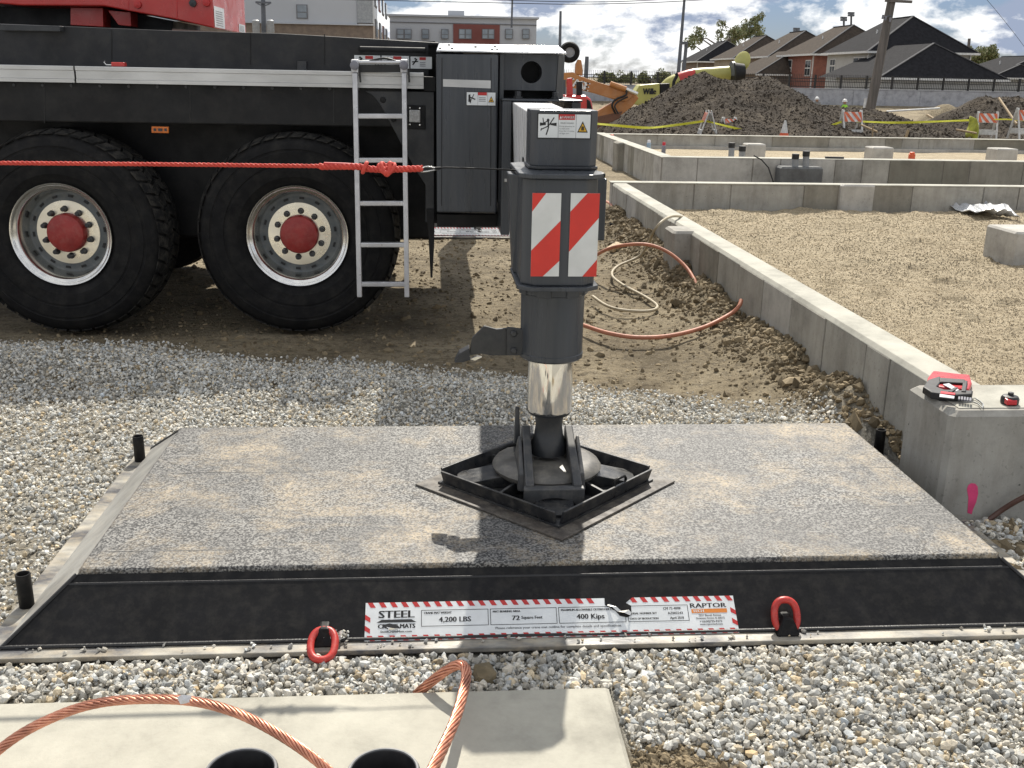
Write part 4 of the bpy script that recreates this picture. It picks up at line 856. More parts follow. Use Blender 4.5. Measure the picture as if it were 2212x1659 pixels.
# stickers on the deck side
for k, (x0, x1, y0, y1) in enumerate(((766, 822, 119, 147), (825, 884, 120, 148), (887, 933, 122, 148))):
    f_ = Frame(at(x0, y1, 7.612), (1, 0, 0), (0, 0, 1)); W_ = (at(x1, y1, 7.612)-at(x0, y1, 7.612)).x; H_ = (at(x0, y0, 7.612)-at(x0, y1, 7.612)).z
    q = MB(); f_.rect(q, 0, W_, 0, H_, .003, 0); f_.rect(q, W_*.42, W_*.72, H_*.72, H_*.96, .0045, 1)
    f_.line(q, (W_*.1, H_*.3), (W_*.3, H_*.8), W_*.06, .0045, 2); f_.line(q, (W_*.06, H_*.55), (W_*.36, H_*.6), W_*.05, .0045, 2); f_.disc(q, W_*.22, H_*.82, W_*.04, .0045, 2)
    if k < 2:
        f_.disc(q, W_*.86, H_*.45, W_*.11, .0045, 2); f_.disc(q, W_*.86, H_*.45, W_*.08, .006, 0); f_.line(q, (W_*.8, H_*.3), (W_*.92, H_*.6), W_*.03, .0068, 2)
    for i in range(3): f_.rect(q, W_*.44, W_*.7, H_*(.2+.14*i), H_*(.25+.14*i), .0045, 3)
    q.build('warning_sticker', [M['decal'], M['signred'], M['ink'], M['greyink']], crane)
pan([(327, 273), (364, 274), (364, 288), (327, 287)], 7.405, .02, 'marker_light', M['amber'], bev=.004)
q = MB(); f_ = Frame(at(327, 287, 7.4), (1, 0, 0), (0, 0, 1)); 
for u, s_ in ((.2, .008), (.5, .014), (.8, .008)): c0 = f_.p(u*.122, .022); q.bx(c0.x-s_, c0.x+s_, 7.4, 7.404, c0.z-.009, c0.z+.009)
q.build('marker_insert', M['dgrey'], crane)
# red strap buckle lying on the rail
q = MB(); a = at(252, 137, WY+.08); q.bx(a.x-.03, a.x+.06, a.y-.03, a.y+.03, zrail+.001, zrail+.03); rb_ = q.build('strap_buckle', M['red'], crane, bevel=.006)
MB().tube([(a.x-.03, a.y, zrail+.012), (a.x-.07, a.y, zrail+.012), (a.x-.085, a.y, zrail+.03), (a.x-.075, a.y, zrail+.035)], .004, 6).build('hook', M['alu'], rb_, smooth=50)
# grey mudguard panel with the round cut-out
arc = [(788, 196), (806, 208), (820, 225), (832, 245), (846, 272), (858, 294), (870, 318), (884, 342), (900, 370), (914, 392), (919, 400)]
pan(arc+[(919, 480), (938, 480), (938, 198)], 7.415, .06, 'mudguard', M['dgrey'])
pan([(921, 452), (939, 452), (938, 530), (934, 600), (930, 600), (926, 520)], 7.38, .04, 'mud_flap', M['black'])
for x, y in ((827, 216), (850, 257)):
    q = MB(); c0 = at(x, y, 7.41); q.lathe([(.022, .006), (.02, -.002), (.006, -.004), (0, -.004)], c0, 'y', 16); q.build('bolt', M['black'], crane, smooth=40)
sl_ = pan([(879, 227), (919, 228), (919, 280), (879, 279)], 7.40, .03, 'side_lamp', M['black'])
pan([(884, 237), (908, 238), (908, 265), (884, 264)], 7.388, .02, 'lens', M['lens'], sl_, .006)
for x, y in ((885, 233), (907, 234), (885, 269), (907, 270)):
    q = MB(); q.lathe([(.006, .0), (.006, -.003), (0, -.004)], at(x, y, 7.398), 'y', 8); q.build('screw', M['alu'], sl_)
# outrigger housing: grey box, its neighbour with the round hole, the bright lid
AY = 7.0
pan([(942, 116), (1077, 117), (1073, 461), (944, 459)], AY, .9, 'outrigger_housing', M['grey'], bev=.012)
for x in (954, 1060): pan([(x, 125), (x+1.6, 125), (x+.6, 445), (x-1, 445)], AY-.0015, .003, 'groove', M['black'], bev=0)
pan([(957, 171), (1060, 174), (1060, 191), (957, 187)], AY-.003, .006, 'label_plate', M['alu_dull'], bev=0)
def hazard(parent, x0, x1, y0, y1, Y, kind):
    f_ = Frame(at(x0, y1, Y), (1, 0, 0), (0, 0, 1)); W_ = (at(x1, y1, Y)-at(x0, y1, Y)).x; H_ = (at(x0, y0, Y)-at(x0, y1, Y)).z; q = MB()
    k = .0009
    q.ext([f_.p(-.004, -.004, 0), f_.p(W_+.004, -.004, 0), f_.p(W_+.004, H_+.004, 0), f_.p(-.004, H_+.004, 0)], f_.n*.0012, 1)
    f_.rect(q, 0, W_, 0, H_, .0012+k, 0)
    d = .0012+2*k
    f_.rect(q, W_*.385, W_*.70, H_*.77, H_, d, 2)
    fa = lambda pts, mi, dd=d: f_.poly(q, [(a*W_, b*H_) for a, b in pts], dd, mi)
    fl = lambda a, b, t, mi=1: f_.line(q, (a[0]*W_, a[1]*H_), (b[0]*W_, b[1]*H_), t*.62*H_, d, mi)
    f_.line(q, (W_*.385, 0), (W_*.385, H_), .0012, d, 3); f_.line(q, (W_*.725, 0), (W_*.725, H_), .0012, d, 3)
    fa([(.75, .24), (.955, .24), (.852, .72)], 1); fa([(.775, .285), (.93, .285), (.852, .63)], 4, d+k)
    if kind == 'crush':
        fl((.20, .46), (.155, .12), .085); fl((.20, .5), (.065, .36), .07); fl((.065, .4), (.05, .3), .06); fl((.195, .5), (.30, .86), .07); fl((.19, .72), (.10, .62), .065); fl((.10, .62), (.085, .84), .055)
        f_.disc(q, .185*W_, .75*H_, .06*H_, d+k*.2, 1); fl((.19, .7), (.19, .46), .10)
        fa([(.03, .50), (.145, .54), (.145, .62), (.03, .64)], 1); fa([(.23, .54), (.35, .50), (.35, .64), (.23, .61)], 1)
        f_.line(q, (.84*W_, .33*H_), (.84*W_, .5*H_), .05*H_, d+2*k, 1); f_.line(q, (.866*W_, .33*H_), (.866*W_, .5*H_), .05*H_, d+2*k, 1)
        fa([(.405, .82), (.445, .82), (.425, .94)], 0, d+k); f_.text(q, 'DANGER', W_*.455, H_*.825, H_*.11, d+k, 0, W_*.235, W_*.002)
        f_.text(q, 'CRUSH HAZARD', W_*.42, H_*.60, H_*.06, d, 1, W_*.26, 0)
        for i, tx in enumerate(('During operations do', 'not walk under.', 'Keep clear of moving', 'outrigger parts.')): f_.text(q, tx, W_*.405, H_*(.47-.10*i), H_*.055, d, 3, W_*(.29 if i % 2 == 0 else .2), 0)
    else:
        fa([(.06, .25), (.13, .25), (.13, .85), (.06, .8)], 1); fl((.13, .6), (.3, .45), .16); fl((.16, .5), (.12, .15), .12); fl((.2, .6), (.25, .85), .1)
        for i in range(3): f_.rect(q, W_*.42, W_*.66, H_*(.3+.13*i), H_*(.35+.13*i), d, 3)
        f_.disc(q, .85*W_, .38*H_, .06*H_, d+2*k, 1)
    return q.build('warning_sign', [M['decal'], M['ink'], M['signred'], M['greyink'], M['signyel']], parent)
hazard(crane, 1008, 1070, 199, 227, AY-.004, 'hand')
# neighbour box
hx0, hx1 = at(1078, 150, AY+.12).x, at(1221, 150, AY+.12).x; z1 = at(1150, 117, AY+.05).z; z0 = at(1150, 212, AY+.12).z
bm = bmesh.new(); cc_ = at(1148, 156, AY+.13); rr0 = .072
vo = [bm.verts.new((x, AY+.13, z)) for x, z in ((hx0+.03, z0+.05), (hx1-.06, z0+.05), (hx1-.05, z1), (hx0+.03, z1))]
vi = [bm.verts.new((cc_.x+rr0*math.cos(6.28318*i/32), AY+.13, cc_.z+rr0*math.sin(6.28318*i/32))) for i in range(32)]
ed = [bm.edges.new((vo[i], vo[(i+1) % 4])) for i in range(4)]+[bm.edges.new((vi[i], vi[(i+1) % 32])) for i in range(32)]
bmesh.ops.triangle_fill(bm, edges=ed, use_beauty=True, normal=(0, -1, 0))
vb = [bm.verts.new((v.co.x, AY+.34, v.co.z)) for v in vi]
for i in range(32): bm.faces.new((vi[i], vi[(i+1) % 32], vb[(i+1) % 32], vb[i]))
me = bpy.data.meshes.new('hole_plate'); bm.to_mesh(me); bm.free(); me.materials.append(M['grey']); ob = bpy.data.objects.new('hole_plate', me); C.objects.link(ob); ob.parent = crane; ob.location = -Vector(ORG[crane.name])
b = MB(); b.bx(hx0+.03, hx1-.06, AY+.36, AY+.8, z0-.02, z1); b.build('cavity', M['black'], crane)
b = MB(); b.hexa([(hx0, AY+.06, z0-.7), (hx0+.03, AY+.06, z0-.7), (hx0+.03, AY+.8, z0-.7), (hx0, AY+.8, z0-.7), (hx0, AY+.06, z1), (hx0+.03, AY+.06, z1), (hx0+.03, AY+.8, z1), (hx0, AY+.8, z1)]); b.build('side_plate', M['grey'], crane, bevel=.004)
b = MB(); b.hexa([(hx1-.058, AY+.13, z0), (hx1, AY+.2, z0), (hx1, AY+.8, z0), (hx1-.058, AY+.8, z0), (hx1-.048, AY+.13, z1), (hx1+.004, AY+.2, z1), (hx1+.004, AY+.8, z1), (hx1-.048, AY+.8, z1)]); b.build('corner_plate', M['grey'], crane, bevel=.004)
lz = z1+.003; la, lb_, lc, ld = at(942, 114, AY-.005), at(1222, 117, AY+.06), at(1209, 92, AY+1.1), at(949, 91, AY+1.1)
q = MB(); q.ext([(la.x, la.y, lz), (lb_.x, la.y, lz), (lb_.x, AY+.35, lz+.055), (lb_.x-.02, AY+1.2, lz+.075), (la.x+.02, AY+1.2, lz+.075), (la.x, AY+.35, lz+.055)], (0, 0, .012))
M['lid'] = pm('lid_bright_paint', (.66, .67, .68), (.58, .59, .6), rough=.22, rvar=.06, metal=.6, scale=3)
q = MB(); q.hexa([(la.x, AY-.008, lz), (lb_.x, AY-.008, lz), (lb_.x, AY+.3, lz), (la.x, AY+.3, lz), (la.x+.004, AY-.006, lz+.012), (lb_.x-.004, AY-.006, lz+.012), (lb_.x-.02, AY+.3, lz+.06), (la.x+.02, AY+.3, lz+.06)])
q.hexa([(la.x+.02, AY+.3, lz), (lb_.x-.02, AY+.3, lz), (lb_.x-.03, AY+1.3, lz), (la.x+.03, AY+1.3, lz), (la.x+.02, AY+.3, lz+.06), (lb_.x-.02, AY+.3, lz+.06), (lb_.x-.03, AY+1.3, lz+.075), (la.x+.03, AY+1.3, lz+.075)])
lid = q.build('housing_lid', M['lid'], crane, bevel=.004)
for u, v in ((.03, .1), (.12, .12), (.42, .06), (.30, .5), (.45, .6), (.46, .15), (.1, .75)):
    x = la.x+(lb_.x-la.x)*u*1.02; y = AY+.02+v*.26; z = lz+.012+(.048)*(y-AY)/.3; q = MB(); q.lathe([(.008, 0), (.008, .005), (0, .006)], (x, y, z+.001), n=8); q.build('screw', M['dgrey'], lid)
# box that guides the beam, and the beam
FY = 6.9
ga, gb = at(1086, 213, FY), at(1250, 217, FY)
gx0, gx1, gz1, gz0 = ga.x, ga.x+.52, ga.z, at(1100, 508, FY).z
def plate(x0, x1, y0, y1, z0, z1, name, m, bev=.005): return MB().bx(x0, x1, y0, y1, z0, z1).build(name, m, crane, bevel=bev)
plate(gx0-.004, gx1+.01, FY-.004, FY+1.2, gz1-.014, gz1, 'guide_top', M['grey'])
plate(gx0, gx0+.06, FY, FY+1.2, gz0, gz1-.016, 'guide_side', M['grey'])
plate(gx0+.062, gx0+.16, FY+.18, FY+1.1, gz0+.1, gz1-.1, 'slide_plate', M['dgrey'])
plate(gx0+.02, gx0+.13, FY-.003, FY-.0005, gz0+.36, gz0+.38, 'wear_strip', M['alu_dull'], 0)
plate(gx1-.06, gx1, FY, FY+1.2, gz0+.3, gz1-.016, 'guide_side', M['dgrey'])
plate(gx0+.087, gx1-.062, FY+.25, FY+1.2, gz0+.12, gz0+.17, 'guide_floor', M['black'])
for px_ in (1119, 1200):
    c0 = at(px_, 208, FY+.09); q = MB(); q.lathe([(.03, 0), (.03, .012), (.021, .014), (.021, .042), (.018, .046), (0, .046)], (c0.x, c0.y, gz1+.001), n=6); q.build('bolt', M['dgrey'], crane)
# the extended beam: near white, the sun on it put into its colour
M['beam'] = pm('pale_sunlit_beam', (.80, .80, .80), (.70, .70, .70), rough=.3, metal=.0, scale=3, sz=.3)
q = MB(); ba, bb = Vector((.40, 4.2, 0)), Vector((.553, 6.9, 0))
zt, zb_ = 1.715, 1.36
q.hexa([(.415, 4.15, zb_+.08), (.56, 4.15, zb_+.08), (.80, 7.6, zb_-.3), (.57, 7.6, zb_-.3), (.385, 4.15, zt), (.575, 4.15, zt), (.82, 7.6, zt-.03), (.545, 7.6, zt-.03)])
beam = q.build('outrigger_beam', M['beam'], crane, bevel=.006)
for y, z in ((5.2, 1.62), (5.2, 1.45), (6.5, 1.6)):
    x = .4+(y-4.2)*.0605-.004; q = MB(); q.obox((x-.006, y, z), (.02, .05, .03)); q.build('beam_stop', M['dgrey'], beam)
# ----- the jack
JX, JY = .466, 3.935
jack = sub('outrigger_jack', crane, (JX, JY, .5))
def octa(hw, y0, y1, c): return [(JX-hw+c, y0), (JX+hw-c, y0), (JX+hw, y0+c), (JX+hw, y1-c), (JX+hw-c, y1), (JX-hw+c, y1), (JX-hw, y1-c), (JX-hw, y0+c)]
def opr(name, hw, y0, y1, c, z0, z1, m, bev=.004): return MB().ext([(x, y, z0) for x, y in octa(hw, y0, y1, c)], (0, 0, z1-z0)).build(name, m, jack, bevel=bev)
JX += .0255
opr('head_box', .1285, 3.92, 4.15, .03, 1.53, 1.738, M['grey'])
opr('head_collar', .134, 3.905, 4.16, .03, 1.518, 1.531, M['dgrey']); JX -= .0255
opr('top_flange', .158, 3.735, 4.28, .045, 1.500, 1.517, M['grey'], .003)
opr('jack_body', .142, 3.755, 4.19, .05, 1.098, 1.4995, M['grey'], .006)
opr('bottom_flange', .156, 3.735, 4.2, .05, 1.08, 1.0975, M['grey'], .003)
b = MB(); b.lathe([(.0, 1.079), (.132, 1.079), (.132, 1.045), (.1265, 1.04), (.1255, .80), (.128, .798), (.128, .78), (.118, .772), (.0, .772)], (JX, JY, 0), n=48); b.build('lower_cylinder', M['grey'], jack, smooth=30)
for a in (R(200), R(248), R(300), R(340)):
    b = MB(); c0 = (JX+.126*math.cos(a), JY+.126*math.sin(a), 1.058); b.obox(c0, (.02, .06, .038), (0, 0, a)); b.build('guide_block', M['grey'], jack, bevel=.003)
b = MB(); b.lathe([(.0, .775), (.0915, .775), (.0915, .555), (.088, .545), (.0, .545)], (JX, JY, 0), n=48); b.build('piston_rod', M['chrome'], jack, smooth=30)
b = MB(); b.lathe([(.0, .545), (.089, .545), (.086, .535), (.06, .525), (.055, .48), (.06, .44), (.075, .40), (.075, .36), (.04, .35), (.0, .35)], (JX, JY, 0), n=36); b.build('ball_end', M['dgrey'], jack, smooth=40)
# chevron plates
for sx_, spec in ((0, 'L'), (1, 'R')):
    x0, x1 = (1145, 1206) if sx_ == 0 else (1226, 1287); Yp = 3.7515
    f_ = Frame(at(x0+1, 597, Yp), (1, 0, 0), (0, 0, 1)); W_ = (at(x1, 597, Yp)-at(x0, 597, Yp)).x; H_ = (at(x0, 417, Yp)-at(x0, 597, Yp)).z; f_.o.z = at(1215, 597, Yp).z; f_.o.y = Yp
    q = MB(); q.ext([f_.p(0, 0), f_.p(W_, 0), f_.p(W_, H_), f_.p(0, H_)], f_.n*.0015, 0); fa = lambda p_, mi=1, d=.0022: f_.poly(q, [(a*W_, b*H_) for a, b in p_], d, mi)
    if spec == 'L': fa([(0, 1), (0, .78), (.47, 1)]); fa([(0, 0), (.43, 0), (1, .19), (1, .675), (0, .315)])
    else: fa([(0, .78), (0, .3), (1, .71), (1, 1), (.57, 1)]); fa([(.5, 0), (1, 0), (1, .21)])
    q.build('chevron_plate', [M['chevwhite'], M['chevred']], jack)
hazard(jack, 1162, 1274, 246, 297, 3.9185, 'crush')
# gusset to the left of the body and bracket on the right
q = MB(); q.hexa([(JX-.152, 4.04, 1.1), (JX-.14, 4.0, 1.1), (JX-.14, 4.15, 1.1), (JX-.152, 4.15, 1.1), (JX-.178, 4.04, 1.49), (JX-.14, 4.0, 1.49), (JX-.14, 4.15, 1.49), (JX-.178, 4.15, 1.49)]); q.build('side_gusset', M['grey'], jack, bevel=.004)
q = MB(); sbx = at(1309, 450, 4.3).x; q.bx(sbx-.1, sbx, 4.3, 4.55, at(1300, 520, 4.3).z, at(1300, 386, 4.3).z); q.build('side_bracket', M['grey'], jack, bevel=.006)
q = MB(); q.bx(sbx-.05, sbx-.005, 4.31, 4.4, at(1300, 385.5, 4.3).z, at(1300, 374, 4.3).z); q.build('cable_clamp', M['black'], jack, bevel=.008)
# pad carrier arm on the cylinder
Ya = 3.9
q = MB(); q.ext([at(x, y, Ya) for x, y in ((1095, 707), (1136, 712), (1136, 768), (1095, 768))], (0, .018, 0)); arm = q.build('pad_arm', M['dgrey'], jack, bevel=.003)
q = MB(); q.ext([at(x, y, Ya+.02) for x, y in ((1013, 768), (1020, 730), (1046, 704), (1072, 711), (1096, 709), (1096, 768), (1060, 768), (1040, 764))], (0, .015, 0)); q.build('arm_plate', M['dgrey'], arm, bevel=.002)
for y in (720, 757): q = MB(); q.lathe([(.0145, 0), (.0145, -.008), (.01, -.012), (0, -.012)], at(1110, y, Ya), 'y', 6); q.build('bolt', M['dgrey'], arm)
q = MB(); q.ext([at(x, y, Ya) for x, y in ((982, 784), (992, 764), (1014, 752), (1016, 778), (1000, 783))], (0, .06, -.0)); q.build('hook_plate', M['dgrey'], arm, bevel=.002)
q = MB(); q.ext([at(x, y, Ya+.02) for x, y in ((1016, 776), (1030, 770), (1041, 772), (1026, 779))], (0, .02, .0)); q.build('hook_tip', M['alu'], arm)
# far outrigger leg: carries the other end
q = MB(); q.ext([(x, y+8.6, z) for (x, y), z in zip(octa(.14, 3.755, 4.15, .05), [.7]*8)], (0, 0, 1.0)); fj = q.build('far_jack_body', M['grey'], crane, bevel=.006)
q = MB(); q.lathe([(0, .2), (.2, .2), (.2, .24), (.09, .26), (.09, .7), (0, .7)], (JX, 12.55, 0), n=28); q.build('rod', M['chrome'], fj, smooth=30)
q = MB(); q.bx(JX-.12, JX+.12, 10, 12.4, 1.35, 1.7); q.build('far_beam', M['grey'], crane, bevel=.006)
plate(at(944, 470, 7.3).x, gx0, 7.3, 9.9, at(1000, 490, 7.3).z, at(1000, 463, 7.3).z, 'cross_member', M['black'])
# red superstructure
SY = 8.5
pan([(-400, -120), (-400, -28), (46, 12), (224, 13), (275, 23), (380, 42), (463, 61), (460, 20), (456, -60), (450, -120)], SY, 1.4, 'superstructure', M['red'], bev=.01)
for x, y0, y1 in ((276, -70, 23), (381, -70, 42)): pan([(x, y0), (x+2.4, y0), (x+2.4, y1), (x, y1-.5)], SY-.003, .006, 'panel_joint', M['signred'], bev=0)
pan([(152, 16), (222, 17), (223, 58), (152, 54)], SY+.15, .5, 'support_block', M['red'])
pan([(232, 22), (282, 26), (283, 57), (256, 54)], SY+.15, .5, 'support_block', M['red'])
pan([(372, 62), (515, 71), (530, 74), (372, 69)], SY-.2, .5, 'deck_strip', pm('brown_primer', (.16, .10, .08), rough=.6), bev=0)
sx_ = at(462.5, 61, SY).x+.004
for y0, y1, z0, z1 in ((SY+.02, SY+.42, at(463, 58, SY).z, at(463, 12, SY).z), (SY+1.05, SY+1.35, at(525, 70, SY+1.2).z, at(525, 53, SY+1.2).z)):
    f_ = Frame((sx_, y0, z0), (0, 1, 0), (0, 0, 1)); W_ = y1-y0; H_ = z1-z0; q = MB(); f_.rect(q, 0, W_, 0, H_, 0, 0)
    for i in range(7): f_.rect(q, W_*.12, W_*.8, H_*(.1+.11*i), H_*(.13+.11*i), .002, 1)
    q.build('notice_decal', [M['decal'], M['greyink']], crane)
plate(at(925, 300, 7.62).x, at(1000, 300, 7.62).x, 7.62, 7.8, at(930, 482, 7.62).z, zrail+.2, 'filler_plate', M['black'])
for x, y in ((417, 7), (446, 6), (298, 10)):
    q = MB(); q.lathe([(.03, 0), (.028, -.02), (0, -.024)], at(x, y, SY-.001), 'y', 8); q.build('latch', M['signred'] if x != 417 else M['dgrey'], crane)

pan([(-420, 4), (-420, 62), (374, 68), (374, 45), (276, 26), (224, 16), (46, 15)], SY+.35, 1.0, 'turntable', M['black'])
# seams, bolts and hoses that break up the black body
for x in (95, 410, 720): pan([(x, 178), (x+1.4, 178), (x+1.4, 266), (x, 266)], 7.4175, .006, 'skirt_seam', M['tape_black'], bev=0)
for x in range(30, 780, 62):
    q = MB(); q.lathe([(.011, 0), (.01, -.005), (0, -.006)], at(x, 183+x*.012, 7.419), 'y', 8); q.build('bolt', M['dgrey'], crane)
for x in (240, 540, 700): pan([(x, 60+x*.02), (x+2, 60+x*.02), (x+2, 140), (x, 140)], 7.617, .01, 'deck_seam', M['black'], bev=0)
# ------------------------------------------------------------------ ladder hooked on the rail
LYt, LYb = 7.28, 7.2
ld_ = thing('ladder', 'five rung aluminium ladder hooked over the crane side rail', 'ladder', at(825, 640, LYb))
tl, bl, tr, br = at(767, 158, LYt), at(777, 641, LYb), at(873, 158, LYt), at(879, 641, LYb)
M['ladder'] = pm('ladder_aluminium', (.58, .58, .59), (.48, .48, .49), rough=.38, metal=.6, scale=9)
for a, b in ((tl, bl), (tr, br)): MB().bar(a, b, .034, .06, up=(0, 1, 0)).build('rail', M['ladder'], ld_, bevel=.004)
for y in (247, 340, 433, 524, 612):
    t = (y-158)/(641-158); MB().bar(tl.lerp(bl, t), tr.lerp(br, t), .045, .034, up=(0, 0, 1)).build('rung', M['ladder'], ld_, bevel=.006)
for p in (tl, tr):
    hk = sub('hook', ld_, p)
    q = MB(); q.obox((p.x, p.y+.03, p.z+.045), (.05, .1, .09)); q.bx(p.x-.025, p.x+.025, p.y+.06, p.y+.2, p.z+.05, p.z+.08); q.build('bracket', M['ladder'], hk, bevel=.008)
    q = MB(); q.lathe([(.03, 0), (.03, -.03), (.02, -.036), (0, -.036)], (p.x, p.y-.02, p.z+.05), 'y', 14); q.build('knob', M['toolgrey'], hk, smooth=40)
    q = MB(); q.bar((p.x+.03, p.y, p.z+.03), (p.x+.035, p.y, p.z-.06), .012, .012); q.build('strap', M['tape_black'], hk)
MB().tube([(tl.x, tl.y, tl.z+.07), (tr.x, tr.y, tr.z+.07)], .014, 10).build('top_bar', M['ladder'], ld_, smooth=50)
MB().bar((tl.x, tl.y+.02, tl.z+.03), (tr.x, tr.y+.02, tr.z+.03), .03, .05).build('pad', M['tape_black'], ld_)
MB().tube(smoothpts([(tl.x+.1, tl.y, tl.z+.08), (tl.x+.2, tl.y, tl.z+.1), (tr.x-.05, tr.y, tr.z+.075)], 6), .008, 7).build('handle', M['tape_black'], ld_, smooth=50)
# ------------------------------------------------------------------ earth mounds
def sil(pts, Y):                                   # ridge heights along X at depth Y
    a = [at(x, y, Y) for x, y in pts]; return np.array([p.x for p in a]), np.array([p.z for p in a])
def mound(Y, pts, y0, y1, wf, wb, seed, x0, x1, base=-.25):
    hx, hz = sil(pts, Y)
    def f(x, y):
        h = np.interp(x, hx, hz)-base; d = y-Y; w = np.where(d < 0, wf, wb); p = np.exp(-np.abs(d/w)**1.7)
        nz = .9*fbm(x*.55, y*.55, seed, 5) + .38*fbm(x*2.2, y*2.2, seed+9, 4)
        z = base + np.maximum(h, 0)*p*(1+.30*nz*np.clip(-d/3+.15, 0, 1)) + .22*nz*p*np.clip(np.abs(d), 0, 1) + .09*fbm(x*5, y*5, seed+3, 3)*np.clip(h, 0, 1)*p - .06
        return z
    return grid_mesh('dirt_mound', np.arange(x0, x1, .09), np.arange(y0, y1, .12), f, M['soil']), f
def soil():
    m, t, b = newmat('dark_topsoil'); p = wpos(t)
    c = ramp(t, tnoise(t, .9, 8, .7, p), [(.3, (.022, .018, .015)), (.52, (.055, .044, .033)), (.72, (.115, .094, .068))])
    c = mixc(t, ramp(t, tnoise(t, 7, 6, .75, p), [(.34, .5), (.5, 0.)]), c, (.02, .016, .013))
    c = mixc(t, ramp(t, tnoise(t, 9, 3, .6, wpos(t, 1, 1, 1.3)), [(.64, 0.), (.72, .5)]), c, (.26, .23, .18))
    t.links.new(c, b.inputs['Base Color']); b.inputs['Roughness'].default_value = .96; b.inputs['Specular IOR Level'].default_value = .15
    n1 = bumpn(t, b, tnoise(t, 5, 8, .75, p), .7, .1); bumpn(t, b, tnoise(t, 22, 5, .7, p), .7, .03, n1); return m
M['soil'] = soil()
s1 = [(1240, 300), (1285, 285), (1297, 262), (1340, 238), (1400, 217), (1440, 192), (1480, 167), (1505, 157), (1519, 153), (1537, 165), (1586, 172), (1625, 166), (1660, 160), (1675, 172), (1700, 188), (1717, 210), (1741, 218), (1790, 229), (1820, 232), (1877, 233), (1914, 240), (1960, 262), (1990, 275), (2030, 296)]
m1, f1 = mound(41, s1, 29.5, 47, 6.0, 2.6, 3, at(1240, 290, 41).x, at(2030, 290, 41).x)
s2 = [(1975, 295), (2000, 275), (2030, 254), (2050, 240), (2086, 226), (2110, 210), (2123, 205), (2145, 210), (2157, 207), (2184, 208), (2212, 214), (2260, 225), (2330, 260), (2380, 300)]
m2, f2 = mound(43, s2, 31, 49, 6.2, 2.6, 51, at(1975, 290, 43).x, at(2380, 290, 43).x)
for o in (m1, m2): tag(o, kind='structure')
s3 = [(1800, 296), (1880, 268), (1950, 262), (2000, 260), (2060, 275), (2120, 290)]
n = 26000; x = rg.uniform(at(1270, 270, 38).x, at(1990, 270, 40).x, n); y = rg.uniform(30, 41.3, n); r = rg.gamma(1.0, .013, n)+.008; r = np.minimum(r, .16)
pc = np.stack([x, y, f1(x, y)+r*.1], -1)
n2 = 12000; x = rg.uniform(at(2010, 270, 42).x, at(2330, 270, 43).x, n2); y = rg.uniform(32, 43, n2); r2 = np.minimum(rg.gamma(1.0, .013, n2)+.008, .16); pc2 = np.stack([x, y, f2(x, y)+r2*.1], -1)
v = rg.uniform(.45, 1.7, n+n2)[:, None]
tag(stones('soil_clods', np.concatenate([pc, pc2]), np.concatenate([r, r2]), np.clip(np.array([.056, .044, .032])*(.55+.45*v), .01, .5), M['clod'], OV, OF, seed=21, jit=.34), 'dark clods of soil covering the excavated mounds', 'soil', kind='stuff')
tag(grid_mesh('sand_pile', np.arange(at(1975, 260, 52).x, at(2110, 260, 52).x, .15), np.arange(50, 55, .15), lambda x, y: -.4+1.25*np.exp(-((x-at(2040, 250, 52).x)/1.3)**2-((y-52)/1.4)**2)+.1*fbm(x*2, y*2, 4), M['earth'], lambda x, y: x*0), kind='structure')
# poles and stakes left lying in the mounds
def stick(name, lab, p, q, r, m, cat): return tag(MB().tube([p, q], r, 7).build(name, m, None, smooth=50), lab, cat)
stick('timber_pole', 'pale pole leaning on the dark right hand mound', at(2158, 212, 40), at(2196, 268, 38), .045, M['wood'], 'pole')
stick('survey_stake', 'leaning wooden stake in the soil right of the middle barricade', at(1962, 281, 33), at(1955, 302, 33), .05, M['wood'], 'stake')
stick('survey_stake', 'thin wooden stake in the soil close right of the middle barricade', at(1886, 272, 34), at(1884, 300, 34), .025, M['wood'], 'stake')
stick('timber_pole', 'thin pale board lying across the sand pile', at(2003, 248, 47), at(2026, 262, 46), .05, M['wood'], 'board')
stick('pipe', 'white pipe lying level along the top of the soil below the retaining wall', at(1915, 241, 50), at(2030, 234, 50), .05, M['trimwhite'], 'pipe')
for k, (a, b, lab) in enumerate((((1726, 277), (1770, 285), 'dead branch in the soil left of the middle barricade'), ((1720, 292), (1800, 281), 'long dead branch behind the traffic cone'), ((1860, 270), (1895, 285), 'bare root right of the middle barricade'), ((2065, 280), (2110, 288), 'pale board on the soil left of the draped barricade'))):
    stick('branch', lab, at(*a, 34.5), at(*b, 34), .035, M['wood'] if k != 1 else M['polewood'], 'branch')

